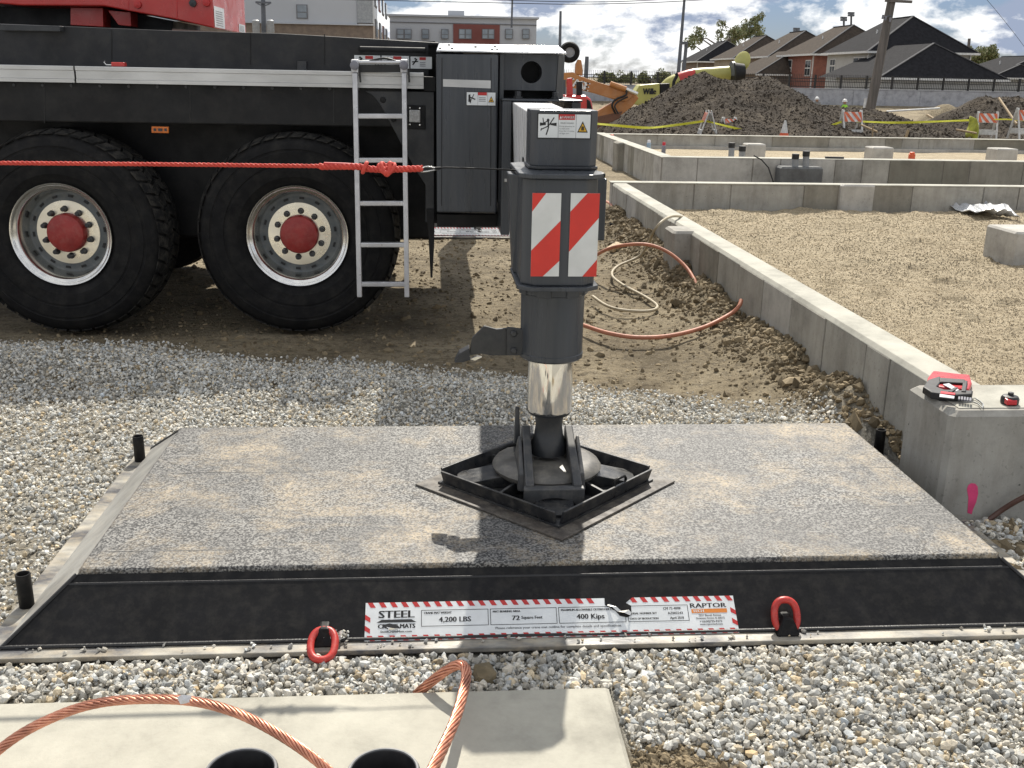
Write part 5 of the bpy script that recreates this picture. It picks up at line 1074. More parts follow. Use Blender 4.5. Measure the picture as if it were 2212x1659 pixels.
# ------------------------------------------------------------------ barricades, cone, caution tape
def barricade(px_, Y, lab, rz=0, k=1.):
    g0 = at(px_, 300, Y); t = thing('barricade', lab, 'barricade', (g0.x, Y, g0.z), 'folding barricades'); W_, H_ = .62*k, .92*k; o = Vector(t.location)
    for s in (-1, 1):
        fr_ = []
        for e in (-1, 1):
            MB().bar(o+Vector((e*W_/2, s*.32, 0)), o+Vector((e*W_/2, s*.03, H_)), .06, .035, up=(0, 1, 0)).build('leg', M['barrwhite'], t)
        f_ = Frame(o+Vector((-W_/2, s*.13+s*.02, H_*.60)), (1, 0, 0), (0, -s*.3, H_)); q = MB(); ph = H_*.34
        q.ext([f_.p(-.02, 0, 0), f_.p(W_+.02, 0, 0), f_.p(W_+.02, ph, 0), f_.p(-.02, ph, 0)], (0, s*.02, 0), 0)
        for i in range(-1, 4):
            a = i*.24*k; pts = [(max(0, min(W_, x)), y) for x, y in ((a, ph), (a+.12*k, ph), (a+.12*k+ph*.8, 0), (a+ph*.8, 0))]
            if max(p[0] for p in pts)-min(p[0] for p in pts) > .05: f_.poly(q, pts, .028 if s < 0 else -.028, 1)
        q.build('board', [M['barrwhite'], M['barror']], t)
        MB().obox(o+Vector((0, s*.25, H_*.25)), (W_, .03, .16*k)).build('lower_board', M['barrwhite'], t)
    t.rotation_euler.z = rz
    return t
barricade(1527, 34, 'white folding barricade seen end on at the foot of the mound', R(84), 1.0)
barricade(1572, 35, 'low striped barricade half hidden right of the end-on barricade', R(20), .78)
barricade(1834, 35, 'orange striped barricade standing alone in front of the soil', R(4), 1.05)
bq = barricade(2126, 35, 'orange striped barricade with a yellow jacket draped on it', R(-14), 1.0)
barricade(2208, 34, 'orange striped barricade cut off by the right edge', R(6), 1.1)
q = MB(); g0 = at(2100, 285, 34.6); g_ = random.Random(8); vs = []
for j in range(7):
    for i in range(6): u, v = i/5, j/6; vs.append(g0+Vector((-.18+.36*u+.05*math.sin(v*5), .1*math.sin(u*8+v*3)-.1*v, .42-.65*v+.1*math.sin(u*5)+g_.uniform(-.03, .03))))
q.add(vs, [(j*6+i, j*6+i+1, (j+1)*6+i+1, (j+1)*6+i) for j in range(6) for i in range(5)]); o = q.build('jacket', pm('faded_hi_vis', (.45, .46, .06), (.3, .31, .05), rough=.8, scale=9), None, smooth=60); o.modifiers.new('s', 'SOLIDIFY').thickness = .03
tag(o, 'yellow high visibility jacket hanging over a barricade', 'jacket')
c0 = at(1693, 298, 33); cn = thing('traffic_cone', 'white and orange traffic cone at the foot of the mound', 'cone', c0)
b = MB(); b.lathe([(.15, .03), (.03, .55), (0, .55)], c0, n=16); b.build('cone', M['barrwhite'], cn, smooth=40)
b = MB(); b.lathe([(.148, .06), (.125, .16)], c0+Vector((0, 0, .002)), n=16); b.build('band', M['coneor'], cn, smooth=40)
b = MB(); b.bx(c0.x-.2, c0.x+.2, c0.y-.2, c0.y+.2, c0.z, c0.z+.03); b.build('base', M['coneor'], cn)
tag(stones('sandbag', np.array([list(at(1663, 295, 33.5))]), np.array([.17]), np.array([[.7, .13, .05]]), pm('orange_bag', (.66, .12, .05), rough=.7), seed=31), 'crumpled orange bag on the soil left of the cone', 'bag')
def tape(lab, pix, Ys, wd=.075):
    P = smoothpts([at(x, y, Y) for (x, y), Y in zip(pix, Ys)], 8); q = MB(); n = len(P); vs = []
    for i, p in enumerate(P):
        tw = .5*math.sin(i*.42)+.3; u = Vector((0, math.sin(tw), math.cos(tw)))*wd/2; vs += [p-u, p+u]
    q.add(vs, [(2*i, 2*i+2, 2*i+3, 2*i+1) for i in range(n-1)]); o = q.build('caution_tape', M['capeyel'], None); o.modifiers.new('s', 'SOLIDIFY').thickness = .002
    return tag(o, lab, 'tape', 'yellow caution tape spans')
tape('yellow caution tape sagging from the jack to the end-on barricade', [(1285, 267), (1330, 271), (1400, 276), (1460, 270), (1524, 261)], [30, 31, 32, 33, 34])
tape('yellow caution tape falling from the end-on barricade to the cone', [(1524, 261), (1580, 275), (1640, 288), (1700, 291)], [34, 34, 34, 34])
tape('yellow caution tape rising from the cone to the lone striped barricade', [(1700, 291), (1760, 282), (1818, 263)], [34, 34.5, 35])
tape('yellow caution tape stretched level between the lone barricade and the draped one', [(1850, 262), (1930, 265), (2010, 263), (2110, 259)], [35, 35, 35, 35])
tape('pale caution tape running off past the right edge', [(2128, 258), (2180, 258), (2230, 262)], [35, 34.5, 34], .05)

# ------------------------------------------------------------------ retaining wall with fence
RW = 72; rx0, rx1 = at(1180, 190, RW).x, at(2330, 200, RW).x; rzt = 1.33
rw = thing('retaining_wall', 'long grey concrete retaining wall below the picket fence', 'wall', ((rx0+rx1)/2, RW, -.5))
MB().bx(rx0, rx1, RW+.03, RW+.3, -.8, rzt).build('core', M['retain'], rw)
x = rx0; k = 0
for e in [at(q, 195, RW).x for q in (1318, 1447, 1570, 1700, 1844, 1989, 2130)]+[rx1]:
    MB().bx(x+.03, e-.03, RW, RW+.05, -.8, rzt-.02).build('panel', M['retain'], rw, bevel=.01, seg=1); x = e
MB().bx(rx0, rx1, RW-.03, RW+.33, rzt+.001, rzt+.06).build('coping', M['retain'], rw)
fe = thing('picket_fence', 'black steel picket fence on top of the retaining wall', 'fence', ((rx0+rx1)/2, RW+.15, rzt+.06))
fz = rzt+.06; ft = 2.32
for q in np.arange(rx0+.3, rx1, 1.86): MB().bx(q-.06, q+.06, RW+.09, RW+.21, fz, ft-.04).build('post', M['fence'], fe)
for z in (fz+.08, fz+.42, ft-.32): MB().bx(rx0, rx1, RW+.125, RW+.165, z, z+.045).build('rail', M['fence'], fe)
q = MB()
for xx in np.arange(rx0, rx1, .125): q.bx(xx-.011, xx+.011, RW+.13, RW+.152, fz+.03, ft)
tag(q.build('pickets', M['fence'], fe), kind='stuff')

# ------------------------------------------------------------------ houses
def hip(x0, x1, y0, y1, ze, zr, ov, inset=None, axis='y'):
    X0, X1, Y0, Y1 = x0-ov, x1+ov, y0-ov, y1+ov
    if axis == 'y': i = inset if inset is not None else (X1-X0)/2; c = (X0+X1)/2; r = [(c, Y0+i, zr), (c, Y1-i, zr)]; f = [(0, 1, 4), (1, 2, 5, 4), (2, 3, 5), (3, 0, 4, 5)]
    else: i = inset if inset is not None else (Y1-Y0)/2; c = (Y0+Y1)/2; r = [(X0+i, c, zr), (X1-i, c, zr)]; f = [(0, 1, 5, 4), (1, 2, 5), (2, 3, 4, 5), (3, 0, 4)]
    q = MB(); q.add([(X0, Y0, ze), (X1, Y0, ze), (X1, Y1, ze), (X0, Y1, ze)]+r, f+[(3, 2, 1, 0)]); return q
def window(par, x, y, z, w_, h_, side):            # side 'f' front (-Y) or 's' left (-X)
    fo = MB(); d = .05
    if side == 'f': fo.bx(x-w_/2, x+w_/2, y-d, y+.02, z, z+h_)
    else: fo.bx(x-d, x+.02, y-w_/2, y+w_/2, z, z+h_)
    f = fo.build('window', M['trimwhite'], par)
    for i in (0, 1):
        for j in (0, 1):
            q = MB(); a = -w_/2+.07+i*(w_/2-.02); b = a+w_/2-.12; c = z+.07+j*(h_/2-.02); e = c+h_/2-.12
            if side == 'f': q.bx(x+a, x+b, y-d-.015, y-d+.01, c, e)
            else: q.bx(x-d-.015, x-d+.01, y+a, y+b, c, e)
            q.build('pane', M['cutglass'], f)
def house(x0, y0, w_, d_, ze, zr, wm_, rm_, lab, wins=(), front=None, base=.9):
    h = thing('house', lab, 'house', (x0+w_/2, y0+d_/2, base), 'houses behind the fence')
    MB().bx(x0, x0+w_, y0, y0+d_, base, ze).build('wall', wm_, h)
    rf = hip(x0, x0+w_, y0, y0+d_, ze+.02, zr, .45, (zr-ze)*.95).build('roof', rm_, h)
    g = MB(); g.bx(x0-.5, x0+w_+.5, y0-.52, y0-.4, ze-.12, ze+.05); g.bx(x0-.52, x0-.4, y0-.4, y0+d_+.4, ze-.12, ze+.05); g.build('gutter', M['trimwhite'], h)
    X0, X1, Y0, Y1 = x0-.45, x0+w_+.45, y0-.45, y0+d_+.45; cxr = (X0+X1)/2; ii = (zr-ze)*.95
    for a_, b_ in (((X0, Y0, ze+.04), (cxr, Y0+ii, zr+.02)), ((X1, Y0, ze+.04), (cxr, Y0+ii, zr+.02)), ((cxr, Y0+ii, zr+.02), (cxr, Y1-ii, zr+.02))): MB().bar(a_, b_, .22, .06).build('ridge_cap', M['ridgecap'], rf)
    for xx, yy in ((x0-.06, y0+.25), (x0+w_-.1, y0-.08)): MB().bx(xx-.05, xx+.05, yy-.05, yy+.05, base, ze-.1).build('downspout', M['trimwhite'], h)
    MB().tube([(x0+w_*.25, y0+d_*.45, ze), (x0+w_*.25, y0+d_*.45, ze+(zr-ze)*.5+.45)], .07, 8).build('vent_pipe', M['trimwhite'], rf)
    for s, p, z, a, b in wins: window(h, x0 if s == 's' else x0+p, y0+p if s == 's' else y0, z, a, b, s)
    if front:
        fx0, fx1, fd, fze, fzr = front
        MB().bx(fx0, fx1, y0-fd, y0-.01, base, fze).build('wing_wall', wm_, h); wr = hip(fx0, fx1, y0-fd, y0+2.5, fze+.02, fzr, .45, (fzr-fze)*.95).build('wing_roof', rm_, h)
        MB().bx(fx0-.47, fx1+.47, y0-fd-.5, y0-fd-.4, fze-.1, fze+.06).build('gutter', M['trimwhite'], h)
        ii = (fzr-fze)*.95; cxr = (fx0+fx1)/2
        for a_ in (fx0-.45, fx1+.45): MB().bar((a_, y0-fd-.45, fze+.04), (cxr, y0-fd-.45+ii, fzr+.02), .2, .06).build('ridge_cap', M['ridgecap'], wr)
        for q in (0, .55): c_ = ((fx0+fx1)/2+.4+q, y0-fd+4.3, fzr-.15); MB().obox(c_, (.3, .3, .25)).build('roof_vent', M['shingle'], wr)
gx = 35.7
house(gx, 85, 8.6, 9.5, 4.25, 7.2, M['sidegrey'], M['shingle'], 'grey two storey house with dark hip roof behind the utility pole', (('s', 2.2, 2.3, 2.3, 1.55), ('s', 8.0, 2.6, 1.2, 1.2)), (33.0, 42.2, 9.0, 2.15, 4.75))
house(gx+.3, 98.5, 8.6, 9.5, 4.3, 7.1, M['brick'], M['shinglebrown'], 'red brick house with brown roof left of the grey house', (('s', 1.6, 2.3, 1.5, 1.5), ('s', 7.4, 2.3, 2.2, 1.6)))
house(gx+.4, 112, 8.6, 9.5, 4.3, 7.1, M['brownbrick'], M['shinglebrown'], 'brown house third from the utility pole, tan roof', (('s', 3.0, 2.3, 1.1, 1.4),), (gx-3, gx+5, 7.0, 2.4, 4.8))
house(gx+.5, 126, 8.6, 9.5, 4.3, 7.1, M['tanside'], M['shinglebrown'], 'tan house fourth from the utility pole, only its brown roof showing', ())
house(gx-.2, 141, 8.6, 9.5, 4.1, 6.9, M['brownbrick'], M['shingle'], 'house at the far left end of the row with a dark roof', ())
hr = at(2160, 150, 110)
house(hr.x, 110, 9.5, 10, at(2180, 160, 110).z, at(2180, 118, 110).z, M['sidegrey'], M['shingle'], 'pale house with dark roof at the far right', (('f', 1.6, 2.2, 1.0, 1.4), ('f', 4.2, 2.2, 1.0, 1.4)), (hr.x-4, hr.x+2.5, 6, at(2150, 162, 104).z-.3, at(2150, 138, 104).z))

# ------------------------------------------------------------------ apartment block
ap = thing('apartment_building', 'grey apartment block with brick base rising behind the crane deck', 'building', (-15, 115, 0))
ax0, ax1 = at(300, 60, 110).x, at(806, 60, 110).x; zb1 = at(600, 50, 110).z
MB().bx(ax0, ax1, 110, 150, 0, zb1).build('brick_base', M['brownbrick'], ap); MB().bx(ax0, ax1-1.6, 110.02, 149, zb1+.01, 13.5).build('upper_wall', M['aptgrey'], ap)
MB().bx(ax1-1.58, ax1, 109.9, 112, zb1+.2, 13.2).build('corner_bay', pm('apt_bay', (.33, .35, .37), rough=.7), ap)
MB().bx(ax0, ax1+.2, 109.75, 110, zb1-.05, zb1+.06).build('ledge', M['aptgrey'], ap)
def awin(x0, x1, y0, y1, Y, n=1):
    a, b = at(x0, y1, Y), at(x1, y0, Y); f = MB().bx(a.x, b.x, Y-.06, Y+.05, a.z, b.z).build('window', M['greyink'], ap)
    w_ = (b.x-a.x)/n
    for i in range(n):
        zm = a.z+(b.z-a.z)*.45
        for z0, z1 in ((a.z+.08, zm-.04), (zm+.04, b.z-.08)): MB().bx(a.x+w_*i+.1, a.x+w_*(i+1)-.1, Y-.09, Y-.03, z0, z1).build('pane', M['aptglass'], f)
M['aptglass'] = pm('apartment_glass', (.30, .34, .38), (.16, .19, .22), rough=.1, scale=.4)
awin(641, 664, 10, 40, 109.98)
# side of the block facing the wing
for j in range(3):
    for i in range(4):
        y = 114+i*8; z = 2.3+j*3.1; f = MB().bx(ax1-.05, ax1+.08, y, y+3.2, z, z+1.9).build('window', M['aptred'] if (i+j) % 3 == 0 else M['greyink'], ap); MB().bx(ax1+.06, ax1+.12, y+.2, y+3.0, z+.15, z+1.75).build('pane', M['aptglass'], f)
wx0, wx1 = at(842, 60, 150).x, at(1159, 60, 150).x; wz = at(1000, 38, 150).z
wg = thing('apartment_building', 'long lower apartment wing with a red panel, right of the grey block', 'building', ((wx0+wx1)/2, 155, 0))
MB().bx(wx0, wx1, 150, 168, 0, wz).build('wall', M['aptgrey'], wg); MB().bx(wx0-.3, wx1+.3, 149.6, 168.3, wz+.01, wz+.25).build('parapet', M['aptgrey'], wg)
zl = at(1000, 52, 150).z; MB().bx(wx0, wx1, 149.9, 150, zl, zl+.12).build('band', M['greyink'], wg)
ra, rb2 = at(979, 89, 150).x, at(1079, 89, 150).x; MB().bx(ra, rb2, 149.8, 150, 1, zl-.02).build('red_panel', M['aptred'], wg)
_ap = ap; ap = wg
for x0, x1, n in ((857, 889, 2), (911, 927, 1), (953, 969, 1), (991, 1019, 2), (1041, 1068, 2), (1091, 1108, 1), (1128, 1144, 1)): awin(x0, x1, 63, 84, 149.78, n)
ap = _ap
MB().bx(at(968, 40, 152).x, at(1003, 40, 152).x, 152, 154, wz+.25, wz+1.0).build('roof_unit', M['aptgrey'], wg)

# ------------------------------------------------------------------ poles, wires, lamps
def pole(name, lab, a, b, r0, r1, m, cat='pole', n=10):
    t = thing(name, lab, cat, (b.x, b.y, b.z)); MB().tube([b, a], [r0, r1], n).build('shaft', m, t, smooth=50); return t
up = pole('utility_pole', 'thick weathered wooden utility pole leaning in front of the grey house', at(1934, -40, 48), at(1878, 246, 48), .23, .18, M['polewood'])
MB().bar(at(1870, 212, 47.7), at(1866, 236, 47.7), .09, .05).build('sleeve', M['trimwhite'], up)
MB().bar(at(1912, 1, 47.8), at(1970, 4, 47.8), .09, .12).build('cross_arm', M['polewood'], up)
for dx, dy in ((-22, 35), (-28, 32), (-12, 38)): MB().tube([at(1936+dx, dy, 47.7), at(1936+dx-2, dy+9, 47.7)], .05, 6).build('insulator', M['toolgrey'], up)
MB().tube([at(1905, 38, 47.75), at(1925, 34, 47.75)], .03, 6).build('bracket', M['polemetal'], up)
tpole = pole('utility_pole', 'utility pole with two transformers behind the crane deck', at(568, -12, 70), at(571, 100, 70), .17, .14, M['polemetal'])
MB().bar(at(552, 5, 69.8), at(586, 6, 69.8), .12, .12).build('cross_arm', M['polemetal'], tpole)
MB().bar(at(556, 8, 69.8), at(568, 13, 69.8), .07, .07).build('brace', M['polemetal'], tpole); MB().bar(at(583, 8, 69.8), at(571, 13, 69.8), .07, .07).build('brace', M['polemetal'], tpole)
for x in (554, 585): c0 = at(x, 72, 69.6); MB().lathe([(0, 0), (.22, 0), (.24, .1), (.24, .75), (.15, .82), (0, .82)], c0, n=14).build('transformer', M['pvcgrey'], tpole, smooth=40)
pole('light_mast', 'tall thin light mast left of the lamp post', at(1480, -20, 80), at(1464, 175, 80), .15, .09, M['polemetal'], 'mast')
pole('light_mast', 'thin mast rising behind the crane lid', at(1211, 24, 80), at(1209, 120, 80), .12, .09, M['polemetal'], 'mast')
pole('light_mast', 'thin mast on the apartment wing', at(1107, -10, 100), at(1105, 60, 100), .1, .08, M['polemetal'], 'mast')
lp = pole('street_lamp', 'short dark lamp post with a flat head above the yellow tank', at(1483, 90, 62), at(1475, 175, 62), .11, .1, M['polemetal'], 'street lamp')
MB().bx(at(1469, 92, 62).x, at(1484, 92, 62).x, 61.8, 62.2, at(1475, 96, 62).z, at(1475, 90, 62).z).build('head', M['polemetal'], lp)
for (x, y0, y1, lab) in ((1720, 62, 95, 'stadium light mast behind the brown roofs'), (1822, 38, 75, 'left mast of the stadium light pair'), (1838, 28, 75, 'right mast of the stadium light pair')):
    t = pole('stadium_light', lab, at(x+1, y0, 190), at(x-1, y1+90, 190), .22, .18, M['polemetal'], 'light mast'); 
    for i, dy in enumerate((0, 5)): MB().bar(at(x-6, y0+dy, 189.7), at(x+7, y0+dy+.5, 189.7), .5, .35).build('lamp_bank', M['polemetal'], t)
pole('utility_pole', 'distant utility pole above the grey house roof at the right', at(2094, 83, 120), at(2088, 150, 120), .2, .16, M['polewood'])
pole('utility_pole', 'distant utility pole just above the orange boom', at(1268, 122, 90), at(1265, 180, 90), .2, .16, M['polemetal'])
def wire(lab, pix, Y, r=.02):
    P = smoothpts([at(x, y, Y) for x, y in pix], 10); tag(MB().tube(P, r, 5).build('power_line', M['tape_black'], None), lab, 'wire', 'overhead power lines')
wire('upper of two overhead power lines sagging across the sky', [(700, -12), (1110, 1), (1300, 4), (1480, -4), (1700, -20)], 60)
wire('lower of two overhead power lines sagging across the sky', [(700, -2), (1110, 7), (1250, 9), (1420, 5), (1600, -6), (1760, -20)], 60)
wire('thin power line falling to the right above the houses', [(2120, -14), (2160, 33), (2212, 100), (2260, 170)], 70, .014)

# ------------------------------------------------------------------ trees
def tree(px_, py_base, Y, H_, Wd, lab, seed, gap=.45):
    g = np.random.default_rng(seed); b = at(px_, py_base, Y); t = thing('tree', lab, 'tree', (b.x, Y, .9), 'trees behind the houses')
    top = b.z-.9+H_; q = MB(); q.tube([(b.x, Y, .9), (b.x+.1, Y, b.z+H_*.25)], [.4, .25], 8); tips = []
    for i in range(15):
        a = g.uniform(0, 6.28); e = np.array([b.x+math.cos(a)*Wd*g.uniform(.25, .5), Y+math.sin(a)*Wd*.4, b.z+H_*g.uniform(.35, .92)]); s = np.array([b.x, Y, b.z+H_*g.uniform(0, .3)])
        m_ = (s+e)/2+g.normal(0, .3, 3); q.tube([s, m_, e], [.16, .1, .04], 6); tips += [e, m_*.4+e*.6]
    q.build('trunk', M['polewood'], t, smooth=50)
    cs = []
    for e in tips:
        for k in range(3): cs.append((e+g.normal(0, .35, 3), g.uniform(.35, .8)))
    n = 8500; ci = g.integers(0, len(cs), n); c = np.array([cs[i][0] for i in ci]); r = np.array([cs[i][1] for i in ci]); d = g.normal(size=(n, 3)); d /= np.linalg.norm(d, axis=1)[:, None]
    P = c+d*(r*g.uniform(.3, 1, n)**.5)[:, None]; u = g.normal(size=(n, 3)); u /= np.linalg.norm(u, axis=1)[:, None]; v = np.cross(u, g.normal(size=(n, 3))); v /= np.linalg.norm(v, axis=1)[:, None]
    s = g.uniform(.08, .2, n)[:, None]; vs = np.stack([P-u*s, P+v*s*.6, P+u*s, P-v*s*.6], 1).reshape(-1, 3); me_ = MB(); me_.v = [tuple(x) for x in vs]; me_.f = [(4*i, 4*i+1, 4*i+2, 4*i+3) for i in range(n)]; me_.m = list(g.integers(0, 2, n))
    me_.build('crown', [M['leaf1'], M['leaf2']], t)
def leaf(name, c):
    m, t_, b = newmat(name); t_.links.new(ramp(t_, tnoise(t_, 1.2, 4, .6, wpos(t_)), [(.3, tuple(q*.6 for q in c)), (.7, c)]), b.inputs['Base Color']); b.inputs['Roughness'].default_value = .7
    b.inputs['Transmission Weight'].default_value = .0; return m
M['leaf1'] = leaf('leaf_olive', (.20, .24, .09)); M['leaf2'] = leaf('leaf_brownish', (.28, .27, .13))
tree(1552, 128, 165, 6.6, 15, 'tall loose crowned tree rising behind the brown roofs', 4)
tree(2112, 152, 150, 3.0, 5, 'small pale tree between the grey house and the far right house', 9)
tree(1420, 185, 170, 1.6, 7, 'low tree line tree behind the fence left of the lamp post', 14)
tree(1330, 185, 175, 1.6, 6, 'low tree behind the fence above the orange boom', 19)

# ------------------------------------------------------------------ machines by the mound
ex = thing('excavator', 'orange excavator with its boom bent down beside the mound', 'excavator', at(1240, 270, 34))
def pl(pix, Y, d, name, m, par, bev=.02): return MB().ext([at(x, y, Y) for x, y in pix], (0, d, 0)).build(name, m, par, bevel=bev)
bo = pl([(1205, 158), (1238, 156), (1252, 164), (1300, 180), (1330, 188), (1352, 196), (1372, 205), (1352, 220), (1335, 217), (1290, 203), (1240, 190), (1205, 186)], 34, .45, 'boom', M['excorange'], ex)
pl([(1352, 196), (1374, 204), (1380, 212), (1366, 230), (1340, 250), (1318, 262), (1300, 272), (1284, 262), (1280, 246), (1312, 228), (1336, 214)], 34.1, .3, 'stick', M['excorange'], ex)
pl([(1276, 256), (1300, 250), (1330, 244), (1345, 240), (1338, 256), (1310, 268), (1285, 280)], 34.05, .5, 'bucket_link', pm('rusty_steel', (.16, .075, .045), rough=.7), ex)
cy = MB(); cy.tube([at(1318, 181, 33.95), at(1352, 193, 33.95)], .09, 8); cy.build('ram', M['excorange'], ex, smooth=50)
MB().tube([at(1348, 191, 33.95), at(1377, 203, 33.95)], .06, 8).build('ram_rod', M['alu'], ex, smooth=50)
MB().tube(smoothpts([at(1330, 246, 33.9), at(1322, 228, 33.9), at(1330, 215, 33.9), at(1352, 205, 33.9), at(1352, 194, 33.9)], 5), .035, 6).build('hose', M['tape_black'], ex, smooth=50)
MB().tube(smoothpts([at(1336, 246, 33.85), at(1328, 230, 33.85), at(1336, 219, 33.85), at(1356, 209, 33.85)], 5), .03, 6).build('hose', M['tape_black'], ex, smooth=50)
pl([(1243, 160), (1245, 138), (1250, 128), (1256, 130), (1259, 150), (1258, 164)], 34.05, .3, 'boom_bracket', M['excorange'], ex)
sp = MB(); c0 = at(1231, 113, 34.3); sp.lathe([(.15, .1), (.16, -.02), (.2, -.06), (.29, -.06), (.33, .02), (.33, .2), (.2, .25)], c0, 'y', 28); swl = sp.build('spare_wheel', M['rubber'], ex, smooth=40)
sp = MB(); sp.lathe([(.16, -.01), (.14, .02), (.05, .0), (0, 0)], c0, 'y', 20); sp.build('rim', M['pvcgrey'], swl, smooth=40)
f_ = Frame(at(1222, 182, 33.985), (1, 0, -.28), (.28, 0, 1)); q = MB(); f_.text(q, 'CASE', 0, .0, .26, 0, 0, .75, .02); q.build('lettering', M['decal'], ex)
rt_ = thing('red_loader', 'red machine partly hidden behind the white lid and the jack', 'machine', at(1245, 240, 30))
pl([(1205, 206), (1265, 206), (1278, 214), (1284, 250), (1205, 250)], 30, 1.2, 'hood', M['red'], rt_, .08)
pl([(1224, 206), (1224, 170), (1236, 168), (1238, 206)], 30.1, .1, 'cab_frame', M['red'], rt_); pl([(1212, 204), (1212, 172), (1222, 172), (1222, 204)], 30.12, .05, 'window', M['cutglass'], rt_, 0)
pl([(1246, 206), (1246, 176), (1258, 176), (1258, 206)], 30.3, .2, 'exhaust_stack', M['black'], rt_); pl([(1268, 214), (1275, 218), (1280, 240), (1268, 240)], 29.97, .1, 'grille', M['black'], rt_)
yb = thing('yellow_generator', 'yellow machine box lettered Wille with a dark open end', 'machine', at(1415, 230, 50))
pl([(1374, 196), (1382, 184), (1425, 180), (1425, 228), (1398, 232), (1360, 222)], 50, 1.0, 'body', M['vacyel'], yb, .03)
pl([(1426, 181), (1447, 180), (1447, 222), (1426, 228)], 50.1, .8, 'end_panel', M['black'], yb)
f_ = Frame(at(1381, 204, 49.98), (1, 0, .03), (0, 0, 1)); q = MB(); f_.text(q, 'Wille', .18, 0, .28, 0, 0, .62, .02); q.build('lettering', M['ink'], yb)
vt = thing('vacuum_tanker', 'yellow and red vacuum tanker with raised rear hatch behind the mound', 'truck', at(1520, 190, 52))
P = smoothpts([at(1436, 196, 52), at(1448, 182, 52), at(1470, 172, 52), at(1500, 164, 52), at(1540, 161, 52), at(1582, 158, 52)], 6); k = len(P)
def seg_(i0, i1, m, name): MB().tube(P[i0:i1], .36, 14).build(name, m, vt, smooth=40)
seg_(0, 12, M['vacyel'], 'boom_hose'); seg_(11, 19, M['red'], 'boom_band'); seg_(18, k, M['vacyel'], 'tank')
MB().tube([at(1580, 158, 51.6), at(1586, 157.5, 51.6)], .56, 18).build('rim', M['polemetal'], vt, smooth=40); MB().tube([at(1584, 157.5, 51.3), at(1606, 157, 51.3)], [.5, .42], 18).build('opening', M['black'], vt, smooth=40)
c0 = at(1604, 134, 52); q = MB(); q.lathe([(0, 0), (.5, 0), (.52, .06), (.4, .14), (0, .18)], (0, 0, 0), n=24); M3 = Euler((R(76), 0, R(-58))).to_matrix(); q.v = [tuple(c0+M3 @ Vector(v)) for v in q.v]; q.build('hatch', M['vacyel'], vt, smooth=40)
MB().tube(smoothpts([at(1455, 190, 51), at(1456, 176, 51), at(1462, 164, 51), at(1460, 158, 51)], 4), .08, 8).build('exhaust', M['black'], vt, smooth=40)
# ------------------------------------------------------------------ site trailer glimpsed under the crane
tr_ = at(990, 478, 30)
t = thing('site_trailer', 'low white trailer glimpsed under the crane beyond the far mat', 'trailer', (tr_.x-2, 30, -.2))
MB().bx(tr_.x-3, tr_.x+1.2, 30, 32, .05, .55).build('body', M['trailer'], t, bevel=.03); MB().bx(tr_.x-3, tr_.x+1.2, 29.97, 29.998, .05, .2).build('stripe', pm('trailer_blue', (.08, .12, .2), rough=.5), t)

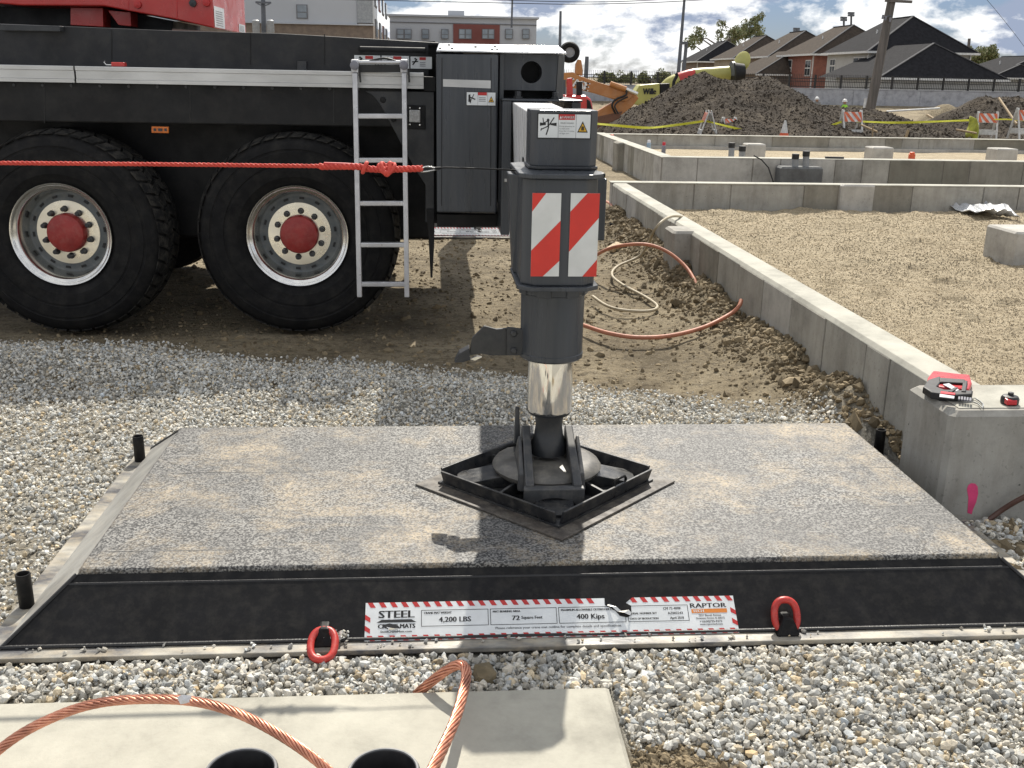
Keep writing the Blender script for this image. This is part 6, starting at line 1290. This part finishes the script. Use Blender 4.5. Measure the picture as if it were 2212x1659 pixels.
# ------------------------------------------------------------------ workers
def worker(px_, py_, Y, lab, bend=0, vest=True, rz=0):
    hd = at(px_, py_, Y); H_ = 1.75; zf = hd.z-H_*.93 if not bend else hd.z-1.15; o = Vector((hd.x, Y, zf)); t = thing('person', lab, 'person', o)
    c, s = math.cos(bend), math.sin(bend)
    hip_ = Vector((0, 0, .92)); tor = lambda z, y=0: hip_+Vector((0, -(z)*s+y*c, z*c+y*s))
    J = {'pel': hip_, 'bel': tor(.2), 'che': tor(.42), 'nec': tor(.56), 'hea': tor(.66), 'top': tor(.76)}
    for sd_, k in ((-1, 'l'), (1, 'r')):
        X = Vector((sd_, 0, 0)); J['sh'+k] = tor(.5)+X*.19; J['el'+k] = J['sh'+k]+X*.06+Vector((0, -.12 if bend else -.02, -.27)); J['wr'+k] = J['el'+k]+Vector((0, -.12, -.22)); J['ha'+k] = J['wr'+k]+Vector((0, -.04, -.09))
        J['hp'+k] = hip_+X*.09+Vector((0, 0, -.04)); J['kn'+k] = Vector((sd_*.11, -.04, .5)); J['an'+k] = Vector((sd_*.12, .02, .08)); J['to'+k] = Vector((sd_*.13, -.17, .04))
    rad = {'pel': .14, 'bel': .14, 'che': .155, 'nec': .06, 'hea': .085, 'top': .085}
    rl_ = {'sh': .075, 'el': .05, 'wr': .038, 'ha': .035, 'hp': .095, 'kn': .068, 'an': .05, 'to': .045}
    names = list(J); idx = {n_: i for i, n_ in enumerate(names)}; E_ = [('pel', 'bel'), ('bel', 'che'), ('che', 'nec'), ('nec', 'hea'), ('hea', 'top')]
    for k in 'lr': E_ += [('che', 'sh'+k), ('sh'+k, 'el'+k), ('el'+k, 'wr'+k), ('wr'+k, 'ha'+k), ('pel', 'hp'+k), ('hp'+k, 'kn'+k), ('kn'+k, 'an'+k), ('an'+k, 'to'+k)]
    me = bpy.data.meshes.new('body'); me.from_pydata([J[n_] for n_ in names], [(idx[a], idx[b]) for a, b in E_], []); ob = bpy.data.objects.new('body', me); C.objects.link(ob); ob.parent = t; me.materials.append(M['shirt'])
    ob.modifiers.new('skin', 'SKIN')
    if me.skin_vertices:
        for n_, i in idx.items(): r = rad.get(n_) or rl_[n_[:2]]; me.skin_vertices[0].data[i].radius = (r, r*.85 if n_ in ('bel', 'che', 'pel') else r); me.skin_vertices[0].data[i].use_root = (n_ == 'pel')
    ob.modifiers.new('sub', 'SUBSURF').levels = 1; ob.modifiers['sub'].render_levels = 2
    hc = o+J['hea']; q = MB(); q.lathe([(.155, .03), (.15, .045), (.13, .05), (.125, .10), (.095, .155), (.04, .18), (0, .183)], hc, n=20); q.build('hard_hat', M['hardhat'], t, smooth=50)
    q = MB(); q.lathe([(0, -.11), (.06, -.1), (.085, -.03), (.098, .04), (.0, .06)], hc+Vector((0, -.02, .0)), n=14); q.build('head', M['skin'], t, smooth=60)
    if vest:
        q = MB(); rings = [(tor(.05), .19, .15), (tor(.25), .2, .155), (tor(.42), .215, .16), (tor(.53), .15, .11)]; n_ = 16; vs = []
        for c_, a, b in rings:
            for j in range(n_): th = 6.28318*j/n_; vs.append(o+c_+Vector((a*math.cos(th), b*math.sin(th)*c, b*math.sin(th)*s)))
        q.add(vs, [(i*n_+j, i*n_+(j+1) % n_, (i+1)*n_+(j+1) % n_, (i+1)*n_+j) for i in range(3) for j in range(n_)]); q.build('vest', M['hivis'], t, smooth=60)
    return t
worker(1765, 214, 62, 'worker in white hard hat and grey clothes behind the soil ridge', vest=False)
worker(1825, 219, 58, 'worker in white hard hat and green vest left of the utility pole')
worker(2036, 252, 46, 'bent over worker in bright green vest by the right hand mound', bend=R(62))
